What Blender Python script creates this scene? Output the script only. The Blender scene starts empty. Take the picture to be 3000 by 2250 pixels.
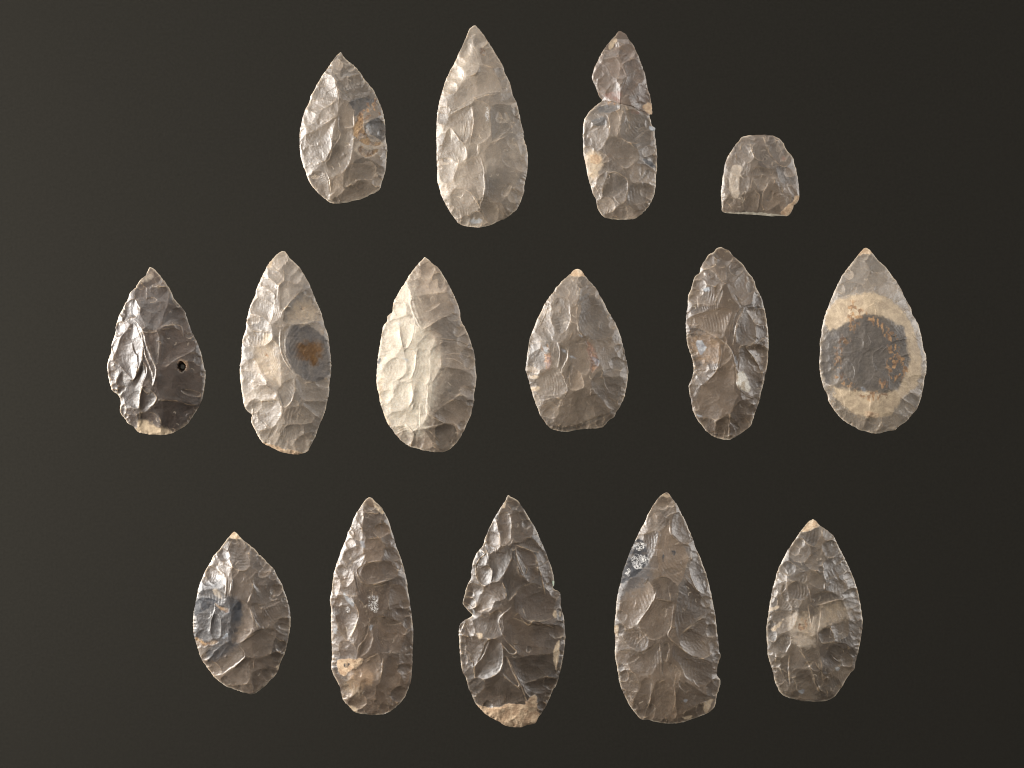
import bpy, math
import numpy as np
from mathutils import Vector

# ------------------------------------------------------------------ scene, camera, light
scene = bpy.context.scene
C = scene.collection
K = 0.00012                       # metres per photograph pixel (longest point about 8 cm)

cam_d = bpy.data.cameras.new('camera')
cam = bpy.data.objects.new('camera', cam_d); C.objects.link(cam)
cam_d.sensor_width = 36.0; cam_d.lens = 100.0
cam_d.clip_start = 0.05; cam_d.clip_end = 10.0
cam.location = (0, 0, 1.0025)     # straight down
scene.camera = cam
scene.view_settings.view_transform = 'Standard'
scene.view_settings.look = 'None'
scene.view_settings.exposure = 0.0
scene.view_settings.gamma = 1.0
scene.render.filter_size = 1.1
scene.cycles.filter_width = 1.1

world = bpy.data.worlds.new('World'); scene.world = world
world.use_nodes = True
world.node_tree.nodes['Background'].inputs[0].default_value = (1.0, 0.95, 0.88, 1)
world.node_tree.nodes['Background'].inputs[1].default_value = 0.05

def area(name, loc, target, sx, sy, watts, col):
    d = bpy.data.lights.new(name, 'AREA'); d.shape = 'RECTANGLE'
    d.size = sx; d.size_y = sy; d.energy = watts; d.color = col
    o = bpy.data.objects.new(name, d); C.objects.link(o)
    o.location = loc
    o.rotation_euler = (Vector(target) - Vector(loc)).to_track_quat('-Z', 'Y').to_euler()
    return o
area('softbox_key', (-0.95, 0.26, 0.44), (0, 0, 0), 0.30, 0.42, 25.0, (1.0, 0.968, 0.94))
area('softbox_fill', (0.95, 0.22, 0.42), (0, 0, 0), 0.30, 0.45, 9.5, (1.0, 0.968, 0.94))
area('softbox_top', (-0.05, 0.95, 0.80), (0, 0, 0), 0.6, 0.35, 7.0, (1.0, 0.965, 0.93))
area('added_backdrop_lamp', (-0.62, 0.0, -0.10), (-0.10, 0, -0.30), 0.05, 0.6, 11.0, (1.0, 0.96, 0.9))  # added unseen lamp below the plate, makes the backdrop brighter at left

# ------------------------------------------------------------------ materials
def lin(c):
    c = np.asarray(c, dtype=np.float64) / 255.0
    return np.where(c <= 0.04045, c / 12.92, ((c + 0.055) / 1.055) ** 2.4)

def base_mat(name):
    m = bpy.data.materials.new(name); m.use_nodes = True
    nt = m.node_tree
    return m, nt, nt.nodes['Principled BSDF']

def stone_mat(name, bump, grain, spec, sss=0.0):
    m, nt, b = base_mat(name)
    at = nt.nodes.new('ShaderNodeAttribute'); at.attribute_name = 'Col'
    ar = nt.nodes.new('ShaderNodeAttribute'); ar.attribute_name = 'Rgh'
    tc = nt.nodes.new('ShaderNodeTexCoord')
    n1 = nt.nodes.new('ShaderNodeTexNoise'); n1.inputs['Scale'].default_value = 2600
    n1.inputs['Detail'].default_value = 3
    n2 = nt.nodes.new('ShaderNodeTexNoise'); n2.inputs['Scale'].default_value = 420
    n2.inputs['Detail'].default_value = 5
    for n in (n1, n2): nt.links.new(tc.outputs['Object'], n.inputs['Vector'])
    mr = nt.nodes.new('ShaderNodeMapRange')
    mr.inputs['From Min'].default_value = 0.3; mr.inputs['From Max'].default_value = 0.7
    mr.inputs['To Min'].default_value = 1 - grain; mr.inputs['To Max'].default_value = 1 + grain
    nt.links.new(n1.outputs['Fac'], mr.inputs['Value'])
    mr2 = nt.nodes.new('ShaderNodeMapRange')
    mr2.inputs['From Min'].default_value = 0.3; mr2.inputs['From Max'].default_value = 0.7
    mr2.inputs['To Min'].default_value = 0.93; mr2.inputs['To Max'].default_value = 1.07
    nt.links.new(n2.outputs['Fac'], mr2.inputs['Value'])
    mu = nt.nodes.new('ShaderNodeMath'); mu.operation = 'MULTIPLY'
    nt.links.new(mr.outputs['Result'], mu.inputs[0]); nt.links.new(mr2.outputs['Result'], mu.inputs[1])
    vm = nt.nodes.new('ShaderNodeVectorMath'); vm.operation = 'SCALE'
    nt.links.new(at.outputs['Color'], vm.inputs[0]); nt.links.new(mu.outputs[0], vm.inputs['Scale'])
    nt.links.new(vm.outputs['Vector'], b.inputs['Base Color'])
    nt.links.new(ar.outputs['Fac'], b.inputs['Roughness'])
    b.inputs['Specular IOR Level'].default_value = spec
    b.inputs['IOR'].default_value = 1.54
    if sss:
        b.inputs['Subsurface Weight'].default_value = sss
        b.inputs['Subsurface Radius'].default_value = (1.0, 0.78, 0.58)
        b.inputs['Subsurface Scale'].default_value = 0.0008
    bp = nt.nodes.new('ShaderNodeBump'); bp.inputs['Strength'].default_value = bump
    bp.inputs['Distance'].default_value = 0.00012
    nt.links.new(n1.outputs['Fac'], bp.inputs['Height'])
    nt.links.new(bp.outputs['Normal'], b.inputs['Normal'])
    return m
MAT_FLINT = stone_mat('knapped_flint', 0.28, 0.12, 0.66, 0.6)
MAT_SKIN = stone_mat('coloured_flint', 0.3, 0.12, 0.3)
MAT_CRUST = stone_mat('chalky_cortex', 0.8, 0.16, 0.2)

m, nt, b = base_mat('matte_backdrop')
tc = nt.nodes.new('ShaderNodeTexCoord')
nz = nt.nodes.new('ShaderNodeTexNoise'); nz.inputs['Scale'].default_value = 900; nz.inputs['Detail'].default_value = 4
nt.links.new(tc.outputs['Object'], nz.inputs['Vector'])
rp = nt.nodes.new('ShaderNodeValToRGB')
rp.color_ramp.elements[0].position = 0.3; rp.color_ramp.elements[0].color = (0.0096, 0.0088, 0.0073, 1)
rp.color_ramp.elements[1].position = 0.7; rp.color_ramp.elements[1].color = (0.0120, 0.0110, 0.0091, 1)
nt.links.new(nz.outputs['Fac'], rp.inputs['Fac']); nt.links.new(rp.outputs['Color'], b.inputs['Base Color'])
b.inputs['Roughness'].default_value = 0.95; b.inputs['Specular IOR Level'].default_value = 0.05
MAT_BACK = m

m, nt, b = base_mat('clear_glass')      # added clear plate: mostly transmits, a little mirror at grazing angles
nt.nodes.remove(b)
tr = nt.nodes.new('ShaderNodeBsdfTransparent'); tr.inputs['Color'].default_value = (0.985, 0.99, 0.985, 1)
gl = nt.nodes.new('ShaderNodeBsdfGlossy'); gl.inputs['Roughness'].default_value = 0.0
fr = nt.nodes.new('ShaderNodeFresnel'); fr.inputs['IOR'].default_value = 1.08   # anti-reflection coated
mx = nt.nodes.new('ShaderNodeMixShader')
nt.links.new(fr.outputs[0], mx.inputs[0]); nt.links.new(tr.outputs[0], mx.inputs[1]); nt.links.new(gl.outputs[0], mx.inputs[2])
nt.links.new(mx.outputs[0], nt.nodes['Material Output'].inputs['Surface'])
MAT_GLASS = m

# ------------------------------------------------------------------ setting
def box_obj(name, lo, hi, mat, bev=0.0):
    import bmesh
    bm = bmesh.new(); bmesh.ops.create_cube(bm, size=1)
    for v in bm.verts:
        v.co = [lo[i] + (v.co[i] + 0.5) * (hi[i] - lo[i]) for i in range(3)]
    if bev: bmesh.ops.bevel(bm, geom=bm.edges[:], offset=bev, segments=2, affect='EDGES')
    me = bpy.data.meshes.new(name); bm.to_mesh(me); bm.free(); me.materials.append(mat)
    o = bpy.data.objects.new(name, me); C.objects.link(o); o['kind'] = 'structure'
    return o
box_obj('backdrop', (-2.5, -2.5, -0.34), (2.5, 2.5, -0.32), MAT_BACK)
gs = box_obj('added_glass_sheet', (-0.34, -0.27, -0.006), (0.34, 0.27, 0.0), MAT_GLASS, 0.0006)  # added unseen plate: lifts the points so no shadows show behind them
gs['label'] = 'clear glass plate added under the flint points to avoid cast shadows'

# ------------------------------------------------------------------ what was read off the photograph
# one block per point. head: crop origin x y, zoom factor, base colour, relief, roughness
# o outline | s [depth] flake scar | l [height width tan] raised hinge line | g groove | p kind soft [part name] patch
POINTS = []
def point(label, org, f, col, relief, rough, text): POINTS.append((label, org, f, col, relief, rough, text))

point('teardrop flint point with rusty pitted hollow and small charcoal facet on its edge', (850, 130), 3.387, (112, 103, 93), 1.0, 0.45, '''
o 498,75 515,95 545,135 590,175 640,212 690,270 740,345 790,405 830,455 860,520 885,575 915,650 930,720 943,790 946,880 948,950 962,1010 962,1080 955,1160 945,1260 925,1320 905,1390 890,1435 860,1465 800,1490 745,1520 690,1540 610,1558 540,1572 480,1579 430,1578 390,1568 340,1530 290,1490 240,1435 205,1390 170,1320 150,1255 125,1200 105,1120 95,1030 92,940 95,850 108,790 125,710 145,650 175,600 195,550 205,505 240,440 270,385 320,300 380,220 425,150 460,110
s 500,140 560,140 640,215 690,290 650,320 560,325 500,335 490,240
s 445,360 540,330 690,310 780,410 830,480 780,530 640,570 550,565 490,520
s 330,310 420,330 450,420 480,520 400,600 300,650 200,700 180,600 240,450
s 270,830 330,780 470,700 495,660 470,570 400,610 300,680
s 1.2 100,950 270,850 400,760 480,720 440,870 420,1000 400,1080 340,1170 250,1140 120,1130
s 1.5 500,720 620,820 640,900 610,1130 560,1230 500,1290 400,1280 350,1190 420,1040 490,900 480,800
s 520,1310 600,1190 760,1180 840,1200 830,1330 700,1340 600,1390 510,1470
s 510,1480 600,1400 700,1340 790,1370 870,1450 740,1520 480,1570
s 1.4 170,1300 270,1260 340,1280 400,1470 370,1560 240,1430
s 1.4 760,800 870,730 940,800 940,930 900,950 800,890
s 520,600 600,640 640,720 630,820 540,820 480,720
l 435,360 465,430 485,530 490,610
l 3 2 .5 490,850 500,920 430,1040 395,1140 350,1180
l 3 2 .2 400,900 418,1000 410,1080
l 3 2 .3 360,1265 395,1350 408,1470
l 635,650 638,820
l 540,825 600,835 638,825
l 270,830 400,760 495,700
p dark 12 600,560 780,530 860,560 760,640 640,720 640,660
p dark 8 760,800 870,730 940,800 940,930 900,950 800,890
p pale 20 640,1060 720,940 900,960 930,1010 820,1110 720,1120
p rust 10 640,820 690,690 720,700 740,860 800,960 900,960 880,1010 760,1000 680,960 640,900
p crumb 20 680,760 720,640 800,560 880,560 910,690 850,700 740,760
p rust 8 680,1050 720,1010 780,1060 880,1040 820,1110 740,1125
''')
point('large pale grey flint teardrop with broad smooth facets and a short white slit', (1250, 50), 2.593, (129, 120, 109), .95, 0.51, '''
o 365,62 385,75 415,110 455,165 480,205 510,250 530,285 560,335 582,375 595,420 620,470 640,520 652,580 680,640 697,700 710,760 720,810 738,870 743,930 760,990 770,1060 768,1130 760,1200 745,1270 740,1330 715,1400 690,1455 640,1500 600,1530 550,1548 500,1575 440,1592 380,1600 320,1592 270,1582 235,1560 205,1520 170,1470 140,1415 110,1355 95,1300 80,1240 80,1160 75,1080 75,990 72,920 73,850 75,780 85,700 95,640 115,570 135,500 155,450 185,390 215,340 240,280 270,220 295,160 315,110 325,85
s 345,150 370,75 420,110 465,185 430,230 360,230
s 290,120 340,150 355,240 330,250 275,210
s 240,280 300,220 370,270 415,350 370,450 300,460 270,400
s 1.3 190,400 260,400 240,500 190,570 130,600 140,520
s 400,240 480,220 560,340 580,390 500,380 420,350
s .7 430,360 580,400 640,560 540,570 420,590 300,650 160,750 150,620 250,470 380,450
s 80,760 130,640 150,770 100,790
s 160,770 330,680 350,740 330,900 270,960 190,850 130,870
s 340,680 385,640 480,690 485,900 340,975 355,800
s 490,690 690,680 710,760 650,830 520,940 490,910
s 1.8 160,870 190,850 250,940 310,990 300,1100 240,1115 170,1050 110,1000
s 320,980 395,970 390,1060 320,1080
s 200,1150 300,1090 400,1060 435,1200 430,1390 400,1420 310,1330 200,1270
s .6 400,990 500,960 620,890 660,880 740,1000 740,1200 650,1330 570,1460 440,1390 440,1170 400,1060
s 200,1300 290,1300 370,1380 410,1470 290,1540 200,1480 170,1400
s 1.3 290,1540 400,1480 470,1560 380,1595 290,1590
s 410,1440 560,1470 590,1530 480,1560
s 660,1300 740,1270 720,1400 665,1390
s 80,1040 150,1000 235,1060 190,1250 100,1240
l 3 3 .1 200,855 250,930 300,1000 310,1080
l 340,690 357,770 350,860 325,975
l 235,1060 240,1120 195,1250
l 3 3 .1 405,1060 435,1160 440,1330 410,1430 408,1480
l 2 2 .4 300,800 280,950
l 390,970 395,1050
l 205,1300 320,1330 405,1450 475,1560
l 160,750 385,640
l 150,620 150,770
l 500,960 620,900
p rust 8 - 400,235 440,240 440,290 410,290
p crystal 5 448,690 466,700 472,790 448,795
p pale 30 180,380 330,330 300,460 180,560 110,640 90,720 110,600
p blue 14 - 330,1540 410,1540 400,1570 350,1565
''')
point('long flint point mended from two pieces with a deep side notch', (1680, 70), 2.811, (104, 95, 86), 1.05, 0.45, '''
o 375,57 400,62 435,85 460,125 490,165 505,190 525,235 545,285 565,340 580,380 597,430 605,490 620,550 635,600 645,660 650,720 648,745 628,750 640,800 650,835 675,860 670,900 678,950 685,1020 690,1080 690,1130 688,1200 680,1260 678,1340 665,1410 640,1470 615,1510 580,1550 540,1585 510,1605 440,1612 370,1612 300,1605 260,1595 230,1570 205,1530 190,1480 185,1440 160,1400 145,1340 125,1280 110,1210 100,1150 85,1080 80,1000 78,930 80,860 85,800 105,755 140,710 185,670 235,630 215,600 195,550 170,490 152,450 160,400 180,340 210,280 240,225 280,165 325,115 345,95 360,70
s 375,60 440,90 480,170 400,190 370,130
s 400,190 500,170 535,260 470,290 400,330 370,250
s 250,220 320,150 370,160 370,260 320,270 250,300
s 240,300 330,280 380,320 380,400 350,450 300,380
s .8 170,430 200,340 250,320 320,390 355,480 320,530 260,560 200,500
s 1.6 160,450 200,530 260,600 240,630 210,590
s 350,470 385,540 380,640 280,610 270,560
s 400,330 470,290 540,290 570,360 530,500 440,600 400,640 390,520 435,440
s 450,620 500,580 560,560 630,600 640,720 540,690
s 120,740 200,680 360,670 370,720 260,740 230,830 140,800
s 90,800 180,830 270,760 300,920 210,1060 170,1070 90,1000
s 280,740 420,740 360,930 310,920
s 390,740 540,720 640,760 650,850 670,940 600,970 480,980 370,940
s 240,1000 320,930 420,960 560,1080 500,1150 430,1190 350,1140 280,1080
s 230,1180 280,1080 380,1150 460,1280 440,1310 330,1230 270,1220
s 180,1310 260,1220 280,1290 230,1370
s 1.4 230,1400 290,1230 380,1250 465,1310 435,1440 390,1490 330,1530 260,1460
s 440,1230 520,1160 680,1190 640,1310 480,1310
s 480,1320 670,1330 640,1440 560,1480 430,1480
s 330,1530 410,1480 500,1530 530,1580 380,1605
s 190,1440 290,1500 280,1560 230,1570
s 1.5 570,1100 690,1080 690,1190 600,1160
l 385,340 420,390 437,450 410,540
l 3 2 .2 350,470 385,520 380,660 375,730
l 260,740 290,780 302,920
l 425,760 420,810 375,850 360,940
l 400,330 470,290 540,290
l 275,1230 350,1225 440,1290 440,1400
l 3 2 .1 330,1430 385,1490
l 600,1430 595,1520
l 460,810 462,870
l 150,1310 200,1370 230,1440
p brown 10 375,40 520,170 600,420 655,745 520,700 430,672 235,632 130,450 240,220
g -2.8 1.0 225,632 262,634 300,647 335,650 370,662 400,664 430,674 470,682 520,702 550,708 580,727 615,736 655,752
p dark 12 200,680 360,670 350,720 230,735
p dark 10 140,800 250,770 270,830 180,840
p cream 25 120,1040 200,1070 240,1110 225,1190 170,1290 120,1240 95,1120
p cortex 8 140,1080 215,1085 232,1130 190,1160 140,1140
p cortex 8 - 565,670 640,650 648,740 600,725
p cream 8 300,150 355,120 350,160 300,210
p blue 5 628,842 670,850 668,880 635,878
p black 10 - 580,1110 680,1160 660,1195 600,1150
p red 14 260,580 380,560 380,640 290,620
p red 8 480,710 540,725 530,740 485,735
p crumb 8 270,640 360,660 350,700 290,690
''')
point('short stubby flint base fragment with rounded top and straight pale broken edge', (2090, 370), 5.925, (102, 92, 82), .8, 0.47, '''
o 890,143 960,152 1045,157 1110,190 1180,235 1220,285 1240,335 1275,405 1330,465 1385,540 1405,610 1430,700 1455,800 1475,920 1487,1020 1495,1120 1497,1200 1490,1265 1450,1340 1405,1370 1390,1420 1350,1500 1310,1545 1270,1557 1130,1553 1020,1560 900,1548 780,1537 620,1528 450,1520 300,1510 200,1498 155,1465 150,1390 140,1270 132,1180 135,1100 150,1020 155,930 175,820 190,720 210,620 240,540 270,490 320,410 370,330 430,260 490,190 560,165 640,152 760,147
s 480,190 560,180 620,260 640,400 700,560 560,650 420,600 370,450 430,280
s 1.3 630,250 760,160 870,200 920,350 1020,550 850,620 720,560 650,420
s 880,180 1040,170 1060,280 950,370
s 950,370 1060,280 1180,260 1230,320 1330,480 1380,600 1310,660 1200,690 1060,590
s 200,700 380,480 420,600 640,660 600,860 440,870 280,780
s 740,700 960,740 1100,800 1120,900 960,900 840,850 700,870 620,830
s 1060,640 1190,690 1320,740 1460,870 1440,1000 1200,1000 1100,830
s 450,880 610,880 600,1130 440,1110
s 170,900 290,850 440,900 430,1100 310,1150 200,1000
s 1.3 640,1140 700,1060 790,1200 780,1400 740,1490 560,1490 460,1250 520,1160
s 160,1300 300,1170 450,1250 540,1480 200,1490 150,1400
s 860,1150 1000,960 1160,1000 1250,1100 1200,1250 1080,1400 950,1500 860,1480
s 1100,1400 1250,1050 1480,1040 1480,1190 1350,1350 1180,1500
s 690,890 840,860 940,900 900,1060 850,1100 790,1130 700,980
l 690,880 650,1000 630,1130
l 700,940 740,1020 790,1120
l 2.4 1.5 .4 670,1040 740,1150 800,1220 770,1430
l 2.4 1.5 .4 985,930 900,1080 855,1180 845,1350 880,1480
l 950,370 965,460 1030,550 1100,640 1180,690
l 625,250 650,400 720,580
l 870,200 920,330
l 2 1.5 .7 480,320 455,420
l 385,470 395,580
l 1010,620 1020,700
p pale 6 330,680 450,670 500,740 460,830 440,1080 460,1180 380,1250 310,1180 270,1000 290,800
p cortex 8 1430,1210 1500,1215 1480,1290 1400,1370 1390,1440 1310,1550 1170,1525 1260,1390 1370,1310
p break 4 broken_edge 190,1503 500,1492 800,1497 1050,1524 1270,1550 1020,1575 600,1550 300,1530
p red 14 1190,530 1240,520 1240,580 1200,590
''')
point('dark glossy brown flint point pierced by a small natural hole', (290, 760), 3.073, (68, 58, 51), 1.3, 0.46, '''
o 458,68 495,85 530,120 570,170 605,215 635,265 655,300 670,345 715,395 750,435 775,470 790,520 810,575 830,640 855,690 880,740 905,800 925,860 935,920 950,980 960,1030 955,1100 948,1160 935,1230 915,1300 880,1360 840,1420 800,1480 760,1510 710,1540 650,1570 590,1580 530,1582 460,1578 400,1568 360,1560 330,1535 310,1505 260,1480 240,1445 210,1410 185,1370 190,1330 195,1290 180,1240 165,1215 120,1185 105,1150 90,1090 78,1030 72,960 80,910 95,870 108,830 110,770 130,710 148,650 150,600 170,540 180,500 215,440 230,400 262,350 275,300 320,260 345,220 380,170 415,150 435,110
s 1.4 435,110 460,75 485,130 460,180 390,200 380,170
s 490,100 560,170 620,240 540,240 440,220 460,170
s 380,240 530,250 640,260 640,400 600,520 540,640 480,660 400,560 360,450
s 330,240 420,240 430,350 380,370 330,350
s 1.5 235,400 330,360 350,430 345,520 290,530 220,560
s 1.5 170,560 230,580 230,640 180,700 150,650
s 1.4 115,770 180,700 170,800 130,850
s 1.3 240,640 300,560 350,590 390,680 410,800 400,890 350,1020 310,1090 200,980 130,890 180,740
s 300,540 340,540 400,660 430,760 480,880 520,1000 500,1140 440,1040 410,900 410,750
s 440,660 540,650 550,850 520,950 460,790
s 560,600 660,450 760,460 780,560 750,600 640,590
s .8 550,660 740,600 820,640 880,780 700,900 540,1000 560,760
s 1.3 160,1080 220,1000 310,1090 400,920 440,1000 400,1130 370,1280 350,1350 210,1290 170,1180
s 85,930 130,960 180,1010 150,1090 90,1060
s 1.4 370,1350 390,1170 430,1140 500,1200 530,1260 440,1370
s 190,1350 300,1340 370,1480 340,1530 230,1430
s .8 460,1350 560,1270 700,1280 890,1310 820,1440 700,1540 560,1570 550,1430
s .6 530,980 700,980 880,900 950,1050 920,1290 700,1270 510,1200
s 370,1400 470,1370 550,1430 555,1570 370,1550
l 4.5 3 .1 290,545 340,565 385,650 410,760 430,870 470,960 500,1060 500,1140
l 5 3.5 .05 405,890 370,980 345,1050 310,1090
l 5 3 .05 440,790 490,900 525,990 515,1090 495,1140
l 4 4 0 300,750 320,830 350,880 355,960 330,1040
l 5 3 .05 410,910 445,1010 400,1120 375,1250 370,1350
l 4 3 .1 400,1150 440,1200 500,1190
l 370,640 450,660 540,650
l 500,1190 530,1260 440,1360
l 370,1370 375,1470 335,1540
l 540,1270 700,1275 820,1310 910,1300
l 330,360 375,450 370,480
l 640,590 740,600 760,700
p cream 30 cortex_patch 335,1545 380,1450 470,1470 530,1500 660,1545 590,1590 450,1590
p pale 20 380,180 470,110 480,160 400,200
p tan 18 715,930 740,900 795,925 805,990 780,1000
p hole 3 705,960 740,915 785,945 785,985 750,1015 715,985
''')
point('pale grey flint leaf with a slate blue oval and brown stain on its face', (680, 710), 2.593, (126, 118, 109), 1.1, 0.49, '''
o 380,66 400,68 425,100 455,135 490,165 520,200 550,250 580,300 600,345 620,400 645,460 675,525 690,580 705,640 725,690 737,760 745,840 753,920 750,1000 738,1080 735,1150 718,1230 705,1290 680,1350 655,1410 635,1470 605,1530 575,1585 540,1605 490,1613 420,1605 350,1585 300,1560 240,1530 205,1490 180,1440 150,1380 143,1335 150,1310 110,1280 85,1220 75,1150 65,1080 58,1000 58,930 70,870 72,800 80,730 100,670 108,600 120,540 140,470 175,400 180,370 200,315 225,260 250,210 270,170 310,120 345,85
s 275,180 380,70 440,140 370,190 330,220
s 270,200 340,220 390,260 390,300 340,330 270,260
s 1.3 215,290 270,270 350,330 330,370 220,350
s 1.4 175,390 200,320 290,370 330,430 320,480 220,440
s 1.4 140,480 200,420 320,480 320,560 280,620 220,570 140,540
s 1.5 110,590 200,560 270,590 275,670 200,680 130,640
s 1.3 85,720 150,680 280,680 305,730 240,790 120,780
s 370,300 440,290 550,340 480,420 380,530 350,460
s 390,190 490,170 580,310 500,290 400,290
s 370,590 450,450 570,360 640,460 680,560 600,600 500,620 400,620
s 380,680 450,630 410,750 420,880 470,980 400,900 370,790
s .7 450,630 560,620 680,690 740,850 750,1000 700,1040 610,1060 490,990 420,880 415,750
s .8 170,800 240,780 330,760 370,850 385,1100 300,1060 210,970 165,880
s 1.2 75,930 170,890 240,1010 260,1080 150,1060 70,1000
s 1.2 75,1020 180,1050 280,1100 350,1160 260,1200 120,1200 80,1130
s 1.5 160,1240 260,1200 350,1200 380,1290 340,1390 270,1410 190,1360
s 350,1120 470,1030 480,1120 440,1230 380,1250
s 490,1010 620,1060 730,1040 720,1200 560,1200 490,1120
s 390,1300 480,1240 600,1260 640,1350 520,1380 410,1380
s 540,1210 720,1220 690,1320 620,1300
s 380,1420 500,1370 560,1400 520,1480 420,1500 370,1480
s 200,1440 320,1420 370,1490 310,1540 230,1510
s 490,1490 620,1440 570,1580 490,1570
l 570,345 480,420 400,510 362,600
l 390,190 395,290 360,330 350,430
l 3 3 .15 375,660 370,770 395,880 450,960 490,1000
l 305,700 300,740 240,790
l 485,1110 465,1190 430,1240 390,1260
l 120,650 200,680 275,660
l 180,1210 310,1205
l 325,480 310,570 280,620
l 3 3 .2 160,1260 150,1320
l 350,1130 390,1270 370,1340
l 330,360 345,330 390,300
p smoke 14 slate_oval 440,640 560,630 700,720 745,870 740,990 690,1040 610,1060 500,1000 430,900 410,760
p stain 55 - 510,770 600,755 680,790 670,860 600,900 520,880
p stain 16 - 600,850 650,880 645,940 605,930
p mist 70 170,790 300,770 340,830 370,950 380,1090 300,1050 200,960
p mist 70 440,520 560,430 660,560 580,600 460,600
p cream 18 250,700 300,700 290,740 230,770
p cream 8 - 262,185 300,135 320,130 290,190
p rust 8 - 522,488 545,488 545,512 522,510
p cortex 6 230,1528 300,1532 400,1568 545,1597 510,1625 420,1620 330,1590
p crumb 8 255,840 280,850 285,900 260,890
''')
point('broad cream flint point whose left half is chalky and right half grey brown', (1080, 730), 2.676, (120, 109, 97), 1.1, 0.53, '''
o 438,62 465,75 500,110 545,145 580,195 610,245 640,300 665,350 690,410 712,470 722,530 730,570 760,620 785,680 805,740 825,800 835,870 838,940 845,990 843,1050 830,1120 825,1200 810,1260 800,1310 770,1370 745,1430 705,1500 660,1550 605,1585 540,1593 460,1583 390,1568 330,1550 270,1515 215,1460 180,1410 150,1370 125,1310 105,1250 88,1200 78,1130 62,1070 60,1000 65,930 70,860 78,800 90,730 105,650 115,600 145,560 145,525 185,490 190,430 215,370 250,310 285,260 310,215 335,180 370,135 405,95
s .8 400,110 440,70 510,120 570,190 600,250 640,330 570,350 410,345 360,310 385,200
s 300,240 360,180 380,200 360,290 320,290
s 1.3 220,370 280,290 325,320 330,420 280,430 220,400
s .7 330,320 400,350 560,350 660,350 715,500 600,530 510,570 430,630 380,580 340,460
s 190,420 270,430 300,450 290,510 200,530 160,540
s 1.3 150,560 240,540 350,520 360,620 330,740 280,780 240,600 190,640 120,630
s 1.3 110,640 230,620 250,680 260,780 200,850 120,900 80,890 100,740
s .7 440,640 560,550 725,540 800,720 700,740 520,700
s 1.3 280,800 340,790 375,850 360,950 320,1020 240,1030 300,950
s 110,940 210,850 290,900 300,950 220,1020 140,1020
s 80,1010 200,1050 160,1200 110,1190 70,1090
s 160,1250 230,1060 330,1030 350,1080 340,1190 250,1290
s 130,1310 250,1270 300,1300 270,1370 190,1380
s 430,700 480,660 520,710 470,800 380,770
s 380,800 480,800 500,960 440,1060 350,1000
s 490,800 580,770 560,930 490,1030
s .7 570,740 800,740 830,920 640,930 560,880
s .8 480,1060 560,940 700,930 840,960 840,1040 700,1140 520,1280 470,1280
s 380,1040 450,1030 460,1270 400,1400 350,1300
s 460,1300 520,1310 585,1365 520,1390 400,1400
s .8 510,1290 650,1190 810,1230 740,1420 680,1370 580,1360
s 1.4 200,1420 290,1370 340,1450 330,1545 260,1500
s 360,1430 430,1410 500,1520 460,1575 350,1550
s 440,1410 530,1400 570,1500 560,1540 490,1500
s 530,1400 660,1370 700,1490 620,1580 540,1560
l 3 4 0 325,320 335,450 385,570 430,640
l 360,580 350,680 310,770 280,780
l 2.5 2 .6 250,600 250,690 280,800
l 3 3 .1 370,830 370,910 340,1000
l 3 2 .2 440,1040 468,1090 455,1260 480,1300 585,1365 500,1385 400,1405
l 3 2 .2 290,1370 340,1420 352,1480 330,1545
l 400,1400 470,1420 560,1510
l 410,1200 400,1400
l 2 4 0 340,1050 340,1180 300,1260
l 2 4 0 350,1090 360,1200 330,1280
l 430,630 550,560
l 2.5 2 .5 500,1540 560,1580
l 520,700 600,705 700,720 800,760
l 560,870 640,860 700,880 800,940
l 590,830 700,820 790,850
p pale 150 380,400 500,600 600,900 520,1250 450,1200 380,700
p chalk 120 285,230 330,320 350,520 420,680 470,900 450,1300 380,1450 200,1420 90,1250 40,1000 60,800 100,600 170,420
p chalk 100 - 360,640 470,680 540,900 460,1250 380,1400 300,1200
p cream 14 - 80,1000 110,1010 100,1180 75,1130
p cream 14 - 120,1290 160,1330 170,1380 140,1370
p blue 6 - 270,855 315,865 300,880
p blue 6 - 228,575 250,580 240,600
p black 8 - 75,870 90,850 95,880 80,900
''')
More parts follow.
